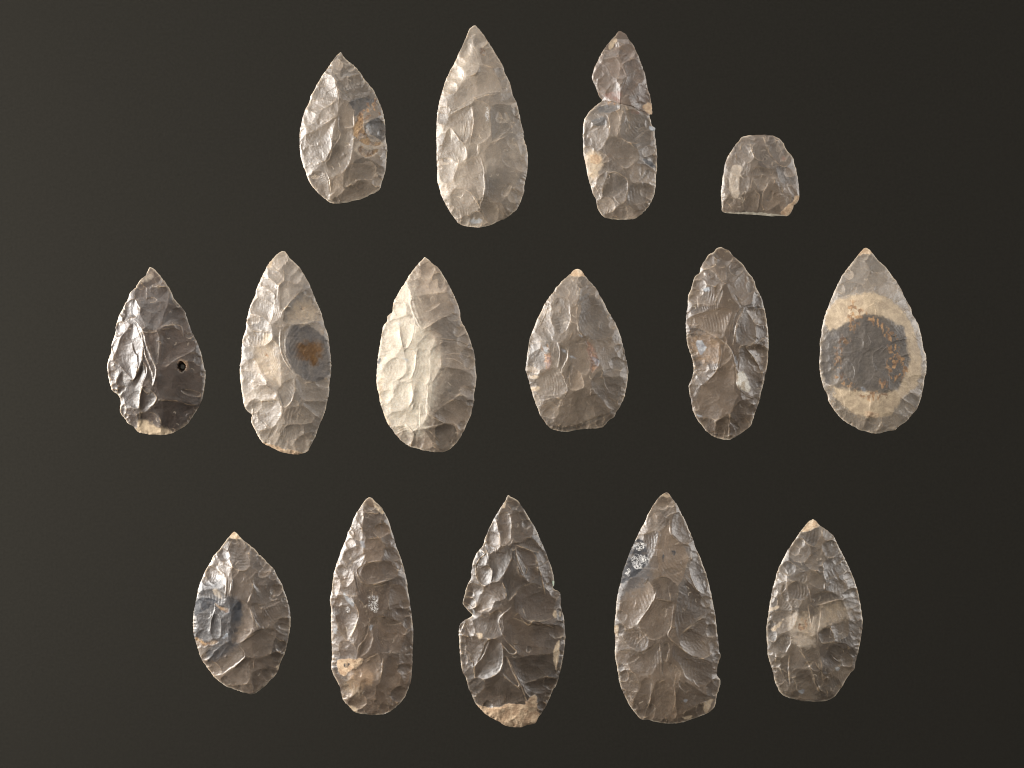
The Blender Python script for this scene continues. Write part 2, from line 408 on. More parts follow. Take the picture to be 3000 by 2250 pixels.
point('wide teardrop flint point with cream tip and blue and pink specks at its centre', (1510, 760), 3.130, (108, 98, 87), .9, 0.48, '''
o 565,87 600,95 625,125 645,155 680,195 715,235 745,270 770,320 800,370 825,420 850,470 880,520 905,560 925,600 950,660 970,720 985,780 1000,830 1012,900 1030,970 1037,1020 1030,1090 1025,1150 1010,1220 1000,1270 975,1320 950,1370 920,1410 905,1450 860,1475 830,1510 800,1540 740,1550 680,1555 600,1558 530,1570 480,1583 400,1575 330,1555 290,1520 260,1480 225,1430 205,1370 180,1310 160,1250 140,1180 125,1120 105,1060 92,1000 100,930 108,870 120,800 130,730 155,660 180,600 200,545 235,480 260,420 300,355 345,300 370,260 420,205 470,160 505,130 530,100
s .8 380,260 500,150 610,160 600,250 580,400 540,450 430,360
s 610,170 660,190 740,280 660,310 610,370 580,420 590,260
s 320,430 400,330 480,420 510,470 500,590 450,660 400,690 330,580
s 230,500 290,470 330,580 370,700 300,740 230,760 170,660
s .8 600,400 660,320 780,360 830,440 920,590 900,690 830,750 700,750 600,680 560,570
s 1.3 130,700 200,700 230,790 190,880 110,900
s 115,900 230,820 300,960 220,1020 130,1060
s 320,760 390,760 410,860 390,1000 320,960
s 400,820 440,800 490,860 460,980 420,1040 390,990
s 490,760 600,720 690,820 700,950 640,1060 540,1000 480,880
s .7 700,760 880,720 980,800 1010,920 960,1080 830,1080 780,950
s 310,1010 400,1020 470,1200 380,1240 250,1240 150,1180 170,1090
s 1.4 490,1180 560,1010 620,1100 620,1180 540,1200
s .6 560,1200 620,1110 700,1190 780,1300 900,1360 800,1440 640,1520 430,1540 290,1490 340,1380 460,1250
s .7 660,1090 830,1080 1010,1100 990,1270 880,1340 780,1290
s 240,1430 330,1330 370,1270 430,1300 360,1400 280,1480
s 290,1500 480,1540 740,1450 900,1400 860,1470 740,1545 480,1575
s 1.4 920,820 980,780 1020,950 960,940
l 500,460 505,540 470,640 400,700
l 3 2 .2 560,560 580,650 620,720
l 525,660 490,750
l 3 2 .1 385,760 408,850 390,990
l 3 2 .1 490,800 470,920 430,1000 430,1050
l 3 2 .2 400,1000 440,1080 475,1210 380,1240
l 490,1020 500,1160
l 410,440 415,500
l 580,400 560,480 560,560
l 3 3 .1 690,1180 690,1250
l 800,1070 820,1150 850,1200
l 340,1250 420,1290 440,1330
l 780,560 755,650
l 190,640 250,560 330,330
p tip 5 500,148 530,95 565,80 605,90 648,152 580,154
p rust 10 - 640,740 690,790 720,880 770,930 740,1000 690,1040 695,950 665,830
p blue 8 blue_speck 705,890 770,930 755,980 715,940
p blue 6 - 580,690 620,710 600,722
p crumb 14 240,780 310,790 310,980 280,990 250,860
p blue 6 - 255,805 300,812 290,850 262,840
p blue 8 - 420,822 465,832 460,862 430,850
p blue 6 - 490,880 550,900 545,910 490,892
p red 20 270,880 320,900 320,1010 280,1000
p red 20 650,760 720,800 760,960 700,1040 670,900
p cream 8 - 140,1070 205,1065 200,1085 145,1090
p cream 8 - 140,1180 215,1170 210,1195 150,1205
p darkline 6 280,1488 400,1543 500,1543 640,1508 760,1448 905,1380 905,1392 760,1462 640,1522 500,1556 400,1556 280,1500
''')
point('dark brown narrow flint oval with pale blue and white spots and waisted side', (1980, 700), 2.72, (92, 81, 70), 1.15, 0.46, '''
o 355,63 400,80 430,95 455,130 500,170 540,205 565,250 600,290 625,330 640,380 665,430 690,480 700,530 715,580 725,650 735,720 740,800 740,880 735,960 728,1020 715,1080 700,1150 680,1230 665,1300 640,1370 620,1430 595,1495 550,1530 500,1565 440,1598 400,1602 340,1590 290,1570 240,1530 200,1480 165,1430 140,1380 125,1310 115,1260 105,1200 105,1160 125,1120 140,1060 140,1000 125,940 105,880 90,830 85,760 78,690 85,600 95,520 100,450 125,390 140,330 160,290 190,270 200,220 230,170 260,125 300,105 325,75
s .7 310,110 360,70 430,110 500,180 560,250 480,330 380,350 300,270
s 210,210 260,130 305,130 300,220 230,240
s 190,260 280,250 380,350 330,380 200,350 150,310
s 110,440 180,360 330,390 390,420 330,520 200,520 120,500
s .7 400,360 470,330 560,260 640,400 610,520 540,540 450,500
s 90,590 150,530 270,540 230,580 150,600
s 120,620 260,580 400,550 470,570 400,720 360,790 200,730 90,720
s 1.4 610,530 630,410 690,500 640,540
s 1.8 440,740 470,600 540,550 470,730 450,850
s 480,700 560,570 640,640 650,780 600,840 500,850 470,800
s 1.4 560,570 640,540 710,570 720,680 640,680
s 1.6 630,700 700,680 735,760 650,840
s 90,770 260,770 350,810 360,900 330,1030 240,1050 140,1000
s 360,810 420,860 440,940 390,1000 330,1030
s 130,1060 320,1050 230,1150 140,1160
s 110,1170 190,1170 140,1260
s .8 140,1250 240,1140 440,960 490,1060 480,1180 560,1240 480,1310 420,1400 320,1440 200,1450 140,1360
s 500,880 570,870 660,1000 700,1120 680,1230 600,1250 560,1200 500,1060
s 1.6 570,880 650,850 735,900 730,1020 690,1060 620,950
s 1.3 440,1390 500,1300 620,1270 610,1400 560,1520 430,1590 420,1480
s 330,1460 420,1400 420,1590 300,1550
s 630,1260 690,1170 650,1330 610,1450
s 180,1430 290,1440 330,1560 240,1520
l 4 3 .2 540,550 490,660 470,740 478,830
l 3 2 .3 310,780 360,810 430,880 490,1060
l 350,830 358,920 325,1040 240,1150
l 490,910 510,860 540,860
l 430,1390 420,1590
l 440,960 480,1060 490,1180 560,1240
l 620,640 640,780 610,840 560,870 620,950 680,1060
l 395,260 395,335
l 560,1250 620,1270
l 2 2 .1 650,690 690,690 700,720
l 2 2 .1 640,840 700,790 730,830
l 2 2 .1 640,600 660,560 700,560
l 175,480 180,550
p tan 60 130,780 350,790 340,980 180,960
p blue 5 pale_blue_spot 220,405 262,385 272,415 225,422
p blue 6 pale_blue_spot 163,822 205,808 238,880 200,928 180,890
p white 6 490,1080 535,1055 592,1170 570,1222 510,1190 480,1150
p blue 5 - 460,940 480,930 480,1000 465,990
p blue 5 - 170,1402 215,1410 200,1422
''')
point('grey flint teardrop with cream ring around a dark pitted centre', (2380, 700), 2.811, (128, 120, 110), .85, 0.49, '''
o 440,73 465,82 495,115 530,160 570,200 605,230 630,265 665,310 700,360 735,420 755,470 785,520 810,565 825,615 850,660 875,710 890,770 905,830 915,900 935,950 940,1020 940,1090 925,1150 915,1220 900,1290 885,1350 855,1410 810,1460 770,1510 720,1540 680,1575 610,1585 560,1600 500,1602 440,1585 390,1575 350,1550 300,1525 250,1490 200,1440 165,1390 135,1340 125,1290 95,1230 75,1160 62,1090 58,1000 65,920 62,850 75,780 80,720 100,640 120,580 145,520 165,470 185,420 215,360 240,310 275,260 310,215 350,165 385,120 415,85
s 380,150 440,80 500,130 620,250 560,270 490,270 430,190
s 310,230 380,160 440,200 500,280 440,330 410,380 290,350
s 430,340 490,270 540,290 620,260 610,350 520,390
s 200,400 290,350 410,380 440,440 300,460 190,490
s 520,400 620,370 710,390 780,520 700,520 560,470
s 110,640 160,540 290,540 300,650 190,750 100,700
s 80,760 190,750 230,1000 200,1180 90,1180 70,950
s .5 510,510 620,550 760,650 720,750 560,640 500,600
s .8 330,780 400,780 410,900 320,980
s 490,950 570,900 620,960 620,1100 520,1080
s 400,960 490,920 500,1100 420,1200 370,1100
s 590,1000 700,960 760,1050 720,1200 620,1230
s 820,750 900,830 920,960 860,1050 800,930
s 1.4 880,1130 930,1080 900,1250 810,1340 820,1230
s 1.3 730,1330 810,1250 890,1340 800,1470 690,1420
s 150,1290 220,1220 270,1390 200,1400
s 200,1410 330,1400 390,1460 420,1560 290,1510
s 440,1470 540,1460 570,1560 450,1580
s 560,1450 660,1430 740,1520 600,1580
s 690,430 740,420 800,560 840,660 760,600
l 490,390 510,400 460,470
l 2.5 2 .5 420,575 490,535 490,510
l 500,540 520,640
l 3 2 .3 650,920 720,830 810,790
l 3 2 .1 490,930 490,1010 515,1100
l 490,940 580,880
l 2.5 2 .6 200,1220 250,1310 270,1390
l 590,990 600,1050
l 820,740 830,800 880,840
l 620,1230 620,1100
l 375,1100 380,1000 430,920
l 3 2 .2 330,800 400,830 410,900
l 3 2 0 540,960 590,900 640,880
l 3 2 .2 440,780 470,860 430,900
l 3 2 .1 600,760 660,800 700,780
l 3 2 .2 500,1120 560,1160 600,1220
l 3 2 0 300,1000 340,1080 330,1160
l 300,1200 305,1290
l 690,1100 680,1160
p cream 20 cream_ring 240,490 420,445 560,465 690,545 790,650 850,800 890,950 890,1090 840,1230 740,1300 640,1440 490,1475 370,1450 270,1390 180,1300 180,1240 150,1150 150,800 100,700 120,600 170,520
p dark 20 dark_centre 200,730 280,690 380,640 450,620 560,640 680,700 750,740 770,900 800,1000 740,1130 710,1220 640,1260 520,1270 400,1250 250,1230 120,1190 75,1050 80,870 130,760
p crumb 30 290,520 400,560 430,640 330,760 290,860 240,900 240,1090 330,1180 280,1210 190,1150 190,900 270,740
p crumb 20 350,1230 560,1270 620,1300 480,1340 400,1300
p pit 30 220,740 450,640 730,760 770,950 700,1200 520,1240 300,1200 130,1000 150,800
p crumb 24 430,600 560,690 700,820 680,1000 640,960 560,760 450,680
p crumb 20 530,1130 610,1190 580,1230 540,1210
p crumb 20 600,1020 720,960 780,1080 660,1180
p blue 14 - 390,1225 430,1225 425,1255 400,1250
p tip 6 365,140 400,95 440,65 500,118 430,124
p cortex 6 - 435,1420 540,1435 535,1470 440,1465
''')
point('squat pointed flint oval with blue black zone and cream tip', (540, 1530), 3.130, (94, 85, 77), 1.1, 0.43, '''
o 458,87 490,110 525,150 570,185 620,225 660,260 685,295 725,325 760,370 800,405 825,435 850,490 880,540 905,590 910,620 935,680 955,750 970,810 975,880 972,960 960,1030 945,1110 925,1190 905,1240 880,1290 865,1350 840,1400 800,1440 755,1490 710,1530 660,1565 615,1580 560,1568 500,1550 440,1528 380,1505 330,1470 280,1430 240,1380 205,1330 170,1280 140,1220 120,1150 100,1090 85,1030 78,950 80,860 90,790 105,720 120,650 130,590 155,530 180,470 205,420 245,355 265,310 310,260 350,210 390,155 425,115
s 1.2 440,170 500,150 550,190 590,270 615,390 560,440 480,430 420,350 390,270
s 540,160 620,230 690,300 660,360 620,390 590,260
s 620,400 690,310 820,430 790,460 650,440
s 330,280 380,270 420,350 440,400 370,380
s 220,420 300,370 340,420 390,480 390,560 300,600 170,560
s 300,340 370,380 450,450 440,600 400,700 390,500 310,420
s 450,470 560,450 640,600 590,740 520,700 450,690 440,580
s .7 640,450 790,460 880,560 940,680 780,760 690,740 650,600
s 130,640 260,610 380,650 390,720 330,760 130,700
s 460,780 530,710 620,800 640,960 520,1100 440,1080 440,850
s 1.4 620,760 690,740 760,900 700,960 650,870
s .7 700,740 940,700 970,860 890,870 820,950 760,940
s 100,860 200,830 250,870 230,1000 160,960
s 1.3 260,850 330,860 340,1040 250,1040
s 200,1280 280,1180 400,1080 500,1110 560,1210 480,1310 330,1410 240,1380
s .8 500,1100 650,1010 800,960 860,1020 780,1220 660,1250 560,1200
s 820,960 880,880 970,900 950,1040
s 320,1430 480,1320 560,1240 620,1250 620,1400 560,1480 420,1500
s 640,1260 860,1200 900,1250 850,1330 700,1340
s 640,1360 780,1340 840,1400 700,1520 640,1540 620,1440
s 400,1510 600,1480 640,1550 590,1570
l 3 3 0 440,450 445,560 430,650 460,720
l 3 2 .4 290,730 285,790 260,880 235,1000
l 3 2 .2 320,840 342,900 340,1040
l 580,750 620,660 640,650
l 3 3 0 610,780 640,870 700,960
l 420,380 480,430 560,440 615,400
l 390,270 440,160
l 3 3 0 380,690 390,620 400,500
l 620,1380 615,1440 640,1540
l 640,1260 640,1340
l 500,1110 570,1210 480,1300 330,1410
l 520,1100 690,990
l 640,960 660,1000
l 310,400 370,380
p murk 50 130,600 300,520 400,650 520,720 530,900 440,1080 300,1090 110,1090 80,900
p murk 50 200,1190 340,1090 500,1110 400,1200 240,1270
p black 14 dark_inclusion 115,700 270,705 295,735 200,800 100,870 80,800
p black 30 - 430,770 520,720 520,870 440,900
p rust 12 100,1055 200,1095 300,1075 315,1095 160,1138
p rust 10 - 290,740 340,770 420,785 390,820 330,800
p blue 6 - 355,1045 400,1010 405,1035 370,1062
p tip 5 412,135 440,88 458,80 495,105 534,150 470,154
p cream 6 - 848,1330 884,1285 865,1350 850,1360
p pale 16 270,620 310,610 350,690 300,680
''')
point('slender brown flint leaf with crescent hinge line and small cream patch low on side', (940, 1430), 2.404, (94, 82, 71), 1.0, 0.45, '''
o 340,66 360,72 390,100 430,140 460,195 480,240 495,290 515,350 535,420 555,470 575,530 590,590 605,650 612,720 622,770 635,860 645,950 652,1020 650,1080 645,1150 645,1230 640,1300 635,1360 615,1420 590,1475 555,1520 510,1560 460,1590 410,1598 350,1600 290,1592 240,1580 200,1545 160,1500 145,1460 130,1400 105,1350 85,1310 72,1260 78,1180 75,1100 72,1000 70,920 72,850 62,790 72,740 80,680 90,600 105,550 125,490 150,420 175,360 190,310 215,260 235,200 260,160 290,115 315,80
s 310,140 340,70 400,110 400,180 330,170
s .7 300,180 360,170 420,200 415,350 340,360 295,320
s 1.5 240,210 280,170 300,210 280,250
s 1.5 200,310 260,250 300,330 270,370
s 1.6 170,390 210,350 250,400 230,460
s 1.2 150,480 200,420 290,400 310,460 280,540 200,540
s 310,370 400,350 470,430 430,510 330,520 290,460
s 1.2 270,570 330,530 440,510 540,510 550,620 440,650 350,680 290,650 260,610
s 1.4 110,560 200,560 230,640 180,700 130,650
s 1.5 80,640 130,640 135,700 90,750
s .8 240,600 300,670 430,680 520,650 480,850 400,880 300,820 230,720
s 1.4 110,760 190,760 250,830 265,900 230,1010 190,1070 130,1000 100,880
s 480,700 590,700 630,850 600,960 500,910
s 350,920 480,910 580,950 570,1080 450,1160 370,1090
s 1.5 270,1180 330,960 370,1000 350,1120
s 130,1080 200,1070 260,1140 250,1200 150,1190
s 200,1290 320,1190 410,1160 430,1250 400,1350 300,1320
s 430,1290 470,1180 530,1200 560,1380 480,1450 400,1420
s 560,1130 640,1000 640,1280 590,1380 560,1250
s 270,1400 310,1330 390,1380 380,1450 300,1500
s 180,1480 260,1480 400,1490 440,1540 340,1590 240,1570
s 350,1580 430,1530 540,1530 460,1590
s 450,1420 560,1390 590,1450 500,1540
s 420,220 470,280 510,380 430,370
s 440,420 540,430 560,500 470,500
l 3 2 .6 110,750 200,760 250,830 268,890 240,990 190,1070
l 2 2 .4 330,520 265,560 262,610 310,665 350,680
l 340,950 325,1040 270,1110 265,1160
l 3 2 .7 440,1190 430,1290 410,1370
l 330,520 440,510
l 490,1440 495,1510
l 300,170 415,180
l 340,355 410,360
l 415,1155 310,1210
l 230,560 240,640 260,720
p cortex 5 122,1210 240,1200 300,1200 270,1250 200,1290 180,1320 125,1300
p mist 60 190,1340 260,1340 260,1470 200,1450
p tan 30 200,1290 330,1260 380,1340 300,1400 210,1400
p blue 8 - 280,375 308,378 300,430 285,410
p blue 10 - 165,740 230,790 222,830 180,785
p blue 6 - 338,968 368,968 350,1002
p blue 6 - 90,980 115,990 110,1030 92,1020
p black 5 - 165,1235 200,1230 195,1255 170,1258
p crystal 10 335,770 395,755 400,860 350,855
p crystal 6 180,840 205,840 205,870 180,870
p cream 6 - 190,1530 255,1552 245,1580
p cream 8 - 375,110 440,160 430,180 380,130
''')
point('very dark flint leaf with sandy cortex base and notched sides', (1320, 1430), 2.304, (76, 66, 56), 1.2, 0.46, '''
o 388,48 415,62 450,80 480,120 510,165 535,210 565,255 590,310 615,365 640,420 660,480 680,530 695,590 700,640 695,680 735,700 745,750 745,800 760,850 768,900 772,960 776,1010 770,1080 760,1140 750,1200 735,1260 720,1320 690,1370 665,1430 635,1490 600,1540 570,1590 520,1600 480,1615 420,1614 370,1605 330,1580 290,1560 240,1530 200,1490 165,1450 145,1400 120,1350 105,1290 80,1240 70,1180 62,1100 58,1030 55,970 65,920 95,890 145,860 110,820 82,775 95,720 110,660 135,610 140,560 150,500 175,440 215,390 235,330 265,260 290,210 320,160 345,120 370,80
s 385,60 430,70 500,160 430,150 380,120
s .8 420,150 510,180 580,270 540,330 460,370 420,340
s 1.4 310,200 350,160 400,180 410,280 400,350 340,380 320,270
s 1.3 240,340 290,220 330,300 330,400 280,430
s 290,420 430,370 420,460 370,560 300,610 250,480
s 460,370 540,330 630,420 570,430 500,400
s 440,400 560,430 590,560 620,590 560,620 500,600 450,500
s 350,600 420,460 470,580 560,640 450,700 390,760 360,700
s 570,450 640,430 690,580 680,680 630,620
s 1.5 180,540 260,530 280,580 260,650 200,640
s 160,480 240,440 230,520 170,570
s 1.4 110,660 200,680 200,770 140,800 95,760
s 1.2 200,680 350,630 380,740 300,760 270,820 180,830
s .8 410,810 450,680 560,640 680,680 740,780 680,880 530,890 450,850
s 1.2 130,880 260,850 340,830 370,980 300,1010 160,990
s .8 380,1000 360,860 430,870 560,920 760,930 760,1060 680,1120 480,1130 400,1080
s 1.2 70,1000 180,990 260,1020 220,1150 150,1200 80,1120
s 1.2 170,1190 250,1030 350,1030 355,1180 300,1250 170,1290
s .7 390,1130 480,1130 690,1120 740,1220 640,1270 490,1300 400,1180
s 1.3 350,1240 370,1120 470,1320 430,1330
s 1.2 130,1350 220,1290 340,1250 470,1340 520,1440 440,1460 300,1480 190,1450
s 490,1310 620,1280 720,1310 620,1500 570,1400 530,1400
s 75,1150 150,1160 160,1300 110,1330
s 1.5 690,620 700,590 720,700 660,690 645,650
l 3 2 .1 330,290 335,360 320,420
l 240,400 260,480
l 3 2 .1 285,540 275,620 230,660
l 440,380 450,470 500,600
l 2 2 .7 350,630 375,690 380,750
l 3 2 .3 410,800 330,880 350,980 380,1000
l 2 2 .7 440,380 560,430
l 2 2 .8 570,450 600,540 640,720
l 3 2 .6 355,1000 400,1050 445,1100 400,1110 340,1040
l 350,1060 355,1170 310,1250
l 3 2 .4 380,1130 420,1230 465,1320 430,1320 340,1240
l 270,1010 220,1130 160,1200
l 2 2 .7 430,860 460,840 490,890 530,920 560,890 620,910 710,950
l 2 2 .8 90,770 140,800 165,840
l 2 2 .6 180,840 280,800
l 2 2 .8 215,390 240,430 180,500 170,580 200,650
l 2 2 .6 100,690 130,620
l 470,1310 520,1440
l 150,1160 160,1250
l 2.5 3 .9 730,1040 725,1120 712,1210
l 2 2 .8 65,980 100,900
p cortex 4 160,1462 250,1480 340,1470 390,1450 490,1455 530,1410 580,1400 585,1500 610,1535 570,1600 420,1630 320,1590 230,1540
p cream 6 - 703,1075 735,1030 730,1150 710,1220 695,1130
p cream 6 - 695,830 715,828 712,868 698,862
p cream 6 - 732,838 745,835 742,865
p cream 6 - 178,978 215,975 215,1010 185,1010
p cream 6 - 340,130 370,90 365,130
p mint 4 - 684,625 700,625 700,656 690,656
p blue 4 - 145,815 165,820 160,850 148,840
''')
point('big brown triangular flint point with black and white crystal cluster by its edge', (1770, 1420), 2.305, (97, 86, 75), .95, 0.45, '''
o 425,53 445,70 470,105 500,145 520,190 545,235 565,285 585,330 605,380 620,430 645,480 665,535 690,600 705,660 720,720 735,800 750,870 758,940 765,1000 775,1080 780,1130 788,1160 770,1210 762,1280 785,1320 780,1370 760,1430 750,1490 720,1530 660,1560 590,1585 520,1608 440,1614 360,1605 300,1590 250,1585 215,1550 170,1490 140,1430 110,1360 95,1290 85,1220 72,1150 75,1060 68,960 78,870 82,800 95,720 115,640 125,590 150,520 180,440 215,365 240,310 275,250 295,200 330,140 360,95 395,62
s 350,120 420,60 500,160 440,200 400,210
s .8 290,200 350,170 430,220 410,290 330,310 260,280
s 1.5 450,230 510,180 560,280 600,380 530,390 460,330
s .7 360,330 430,260 450,350 560,410 580,500 560,600 480,680 370,620 340,500
s 220,370 330,310 370,320 350,420 290,540 240,560 150,600 180,480
s 1.2 120,700 200,620 310,660 345,740 290,830 220,940 150,960 90,880
s 230,900 340,770 470,790 450,920 420,1000 330,1040 240,980
s 320,640 430,620 500,680 480,770 350,760
s 500,700 560,640 640,720 740,840 650,900 540,980 500,1040 450,940 480,790
s 1.3 590,500 640,500 700,640 680,740 600,670 570,590
s .8 530,1000 650,910 750,930 770,1080 690,1160 580,1150 500,1060
s 90,1000 200,980 300,1020 260,1130 150,1070
s 90,1100 250,1130 380,1050 390,1170 300,1290 180,1260
s 390,1080 430,1060 440,1130 410,1200
s .8 440,1030 560,1140 680,1180 770,1240 690,1380 560,1300 500,1200 430,1170
s 100,1270 200,1270 240,1360 220,1450 150,1420
s 1.2 220,1540 200,1450 260,1300 330,1320 310,1440 260,1570
s 300,1580 330,1340 420,1290 470,1380 470,1500 400,1600
s 430,1190 510,1250 490,1330 450,1300
s 480,1400 550,1310 680,1390 720,1440 560,1520 460,1600 470,1480
s 680,1360 780,1320 740,1480
s 560,1520 720,1440 700,1530 520,1600
l 350,310 375,330 355,430
l 3 3 0 300,660 345,720 310,810 220,940
l 3 3 .1 470,800 450,950 430,1010 490,1080 590,1150
l 430,680 450,780
l 350,770 450,785
l 3 3 .1 370,1040 380,1150 385,1260 395,1290
l 440,1100 410,1190
l 3 2 .2 570,570 590,640 630,720
l 540,620 620,710
l 640,920 540,990
l 320,1320 310,1440 270,1570
l 500,1240 470,1330 480,1450 460,1530
l 590,1310 640,1370
l 440,230 450,330 510,390
l 2 2 0 190,980 220,1000 225,1050
l 2 2 0 250,1000 275,1040 265,1090
l 590,470 580,510
l 740,860 750,930
l 2 2 0 120,1010 140,1050
p slate 70 130,560 280,500 300,600 220,700 100,760
p black 10 black_inclusion 205,375 270,395 295,510 240,590 105,670 140,540
p crystal 8 crystal_cluster 180,490 225,470 260,490 250,560 200,555
p crystal 8 - 195,400 270,390 265,430 210,440
p crystal 6 - 135,600 170,570 170,620
p crystal 6 - 255,470 290,490 280,525 262,520
p cream 6 - 670,1480 735,1445 720,1490 690,1545
p cream 6 - 530,1570 590,1558 580,1590
p cream 8 - 395,65 440,60 440,85 400,85
p cream 8 - 70,960 95,955 85,1020 72,1010
p black 5 - 385,480 400,470 395,515
p black 5 - 455,445 480,450 470,470
p blue 4 - 535,1445 562,1448 545,1465
''')
point('brown flint leaf with cream tip and cream cloud across its middle', (2220, 1500), 2.860, (94, 85, 75), 1.05, 0.45, '''
o 460,62 490,75 515,105 550,130 600,165 640,205 665,260 690,310 715,355 740,410 765,460 790,520 810,570 830,630 845,690 860,760 870,830 880,910 878,980 865,1060 855,1120 840,1190 820,1260 815,1310 780,1350 745,1400 705,1470 670,1520 630,1560 590,1580 520,1590 440,1588 370,1585 310,1570 250,1555 190,1520 165,1470 140,1410 125,1330 105,1270 85,1200 80,1120 75,1040 75,960 85,890 95,810 110,720 130,620 150,560 160,510 185,450 215,390 245,330 285,270 325,215 345,180 385,130 420,85
s 350,180 500,110 540,140 520,230 480,290 410,260
s 540,150 600,170 640,220 560,240
s 1.2 270,300 340,230 430,280 455,350 400,410 330,420 260,370
s 1.3 530,270 640,240 700,330 650,370 560,370
s 460,350 530,310 540,400 520,480 420,470 370,430
s 540,400 660,380 740,410 760,490 650,540 560,560 540,470
s 180,480 230,410 310,450 300,510 230,530
s 300,540 370,500 410,530 400,580 350,590
s 410,580 440,480 550,560 540,640 430,600
s 560,620 640,550 710,580 740,640 690,670 560,650
s 240,620 330,570 410,610 430,700 330,730 230,700
s 170,700 240,720 280,830 180,800
s 100,860 200,820 320,830 300,960 200,1010 90,1000
s 440,690 560,660 700,690 710,720 540,760 450,780
s .8 510,830 560,750 710,740 760,820 740,900 610,930 520,950
s 410,770 480,830 460,980 400,960
s 300,980 330,860 410,830 450,980 420,1000
s 130,1130 200,1010 260,1030 270,1080 230,1170
s 1.2 610,930 740,900 760,1020 700,1060 640,1060
s 750,920 870,900 860,1050 790,1060
s 1.3 500,1000 590,960 640,1060 560,1090 520,1080
s 170,1270 240,1180 300,1100 350,1130 440,1300 310,1310 260,1360
s 350,1140 470,1110 520,1200 520,1340 440,1300
s 530,1340 550,1210 600,1170 690,1260 610,1350 560,1360
s 690,1160 760,1150 800,1280 710,1280
s 300,1380 310,1310 430,1310 480,1440 530,1570 350,1560 330,1470
s 440,1320 530,1350 620,1430 630,1520 590,1550 500,1450
s 570,1370 700,1290 790,1330 700,1460 640,1480
s 140,1280 170,1290 260,1470 200,1500 150,1420
s 1.4 700,680 820,640 860,760 760,740
s 1.4 730,500 780,510 820,610 750,620
l 410,600 430,690 440,750
l 3 2 .4 410,770 430,880 450,970
l 3 2 .1 520,790 515,900 495,1020 500,1090
l 3 2 .3 530,770 620,740 720,725
l 3 2 .2 270,1040 275,1080 230,1180
l 340,1150 390,1220 440,1310
l 2.5 2 .8 260,1190 255,1290 265,1460
l 3 2 .3 550,590 550,650
l 3 3 0 605,950 610,1020 640,1065
l 470,1250 530,1340
l 600,1180 640,1230 690,1260
l 540,400 535,470
l 240,550 235,630 190,690
l 430,1320 480,1440 540,1560
l 2 2 .6 160,700 165,780
l 520,1220 530,1330
l 460,860 450,980
l 2.5 2 .2 540,130 540,210
l 2 2 .5 150,1180 150,1260
p mist 70 530,780 650,750 740,790 750,870 660,910 600,925 540,950 510,900
p mist 70 310,880 400,850 450,990 440,1050 350,1000 300,960
p pale 40 400,900 520,860 540,960 440,1010
p pale 30 240,890 330,830 350,960 270,1020
p pale 30 280,1060 360,1020 470,1070 440,1130 340,1120
p crumb 10 330,900 420,900 430,970 320,980
p cream 8 - 120,980 160,940 210,890 200,920 140,1000
p cream 6 - 95,820 160,780 170,800 110,830
p tip 5 368,160 420,78 460,52 518,112 440,152
p blue 6 - 645,1300 680,1298 670,1325 650,1318
p blue 8 - 340,1500 385,1490 370,1520
''')

# ------------------------------------------------------------------ knapping
STEP = 1.55                         # grid step in photograph pixels (0.2 mm)

def pts(words): return np.array([[float(a) for a in w.split(',')] for w in words])

def smooth_closed(P, n=6):
    """closed centripetal-like Catmull-Rom"""
    P0, P1, P2, P3 = np.roll(P, 1, 0), P, np.roll(P, -1, 0), np.roll(P, -2, 0)
    out = []
    for t in np.linspace(0, 1, n, endpoint=False):
        out.append(0.5 * (2 * P1 + (P2 - P0) * t + (2 * P0 - 5 * P1 + 4 * P2 - P3) * t * t + (3 * P1 - P0 - 3 * P2 + P3) * t ** 3))
    return np.stack(out, 1).reshape(-1, 2)

def smooth_open(P, n=5):
    Q = np.vstack([2 * P[:1] - P[1:2], P, 2 * P[-1:] - P[-2:-1]])
    P0, P1, P2, P3 = Q[:-3], Q[1:-2], Q[2:-1], Q[3:]
    out = []
    for t in np.linspace(0, 1, n, endpoint=False):
        out.append(0.5 * (2 * P1 + (P2 - P0) * t + (2 * P0 - 5 * P1 + 4 * P2 - P3) * t * t + (3 * P1 - P0 - 3 * P2 + P3) * t ** 3))
    return np.vstack([np.stack(out, 1).reshape(-1, 2), P[-1:]])

def seg_nearest(X, Y, A, B, want=False):
    """distance from points to segments A->B (and nearest point)"""
    sh = X.shape; X = X.ravel(); Y = Y.ravel()
    D = B - A; L2 = np.maximum((D ** 2).sum(1), 1e-9)
    best = np.full(X.size, 1e18); NX = np.zeros(X.size); NY = np.zeros(X.size)
    for i in range(len(A)):
        t = np.clip(((X - A[i, 0]) * D[i, 0] + (Y - A[i, 1]) * D[i, 1]) / L2[i], 0, 1)
        px = A[i, 0] + t * D[i, 0]; py = A[i, 1] + t * D[i, 1]
        d = (X - px) ** 2 + (Y - py) ** 2
        k = d < best
        best[k] = d[k]
        if want: NX[k] = px[k]; NY[k] = py[k]
    best = np.sqrt(best)
    if want: return best.reshape(sh), NX.reshape(sh), NY.reshape(sh)
    return best.reshape(sh)

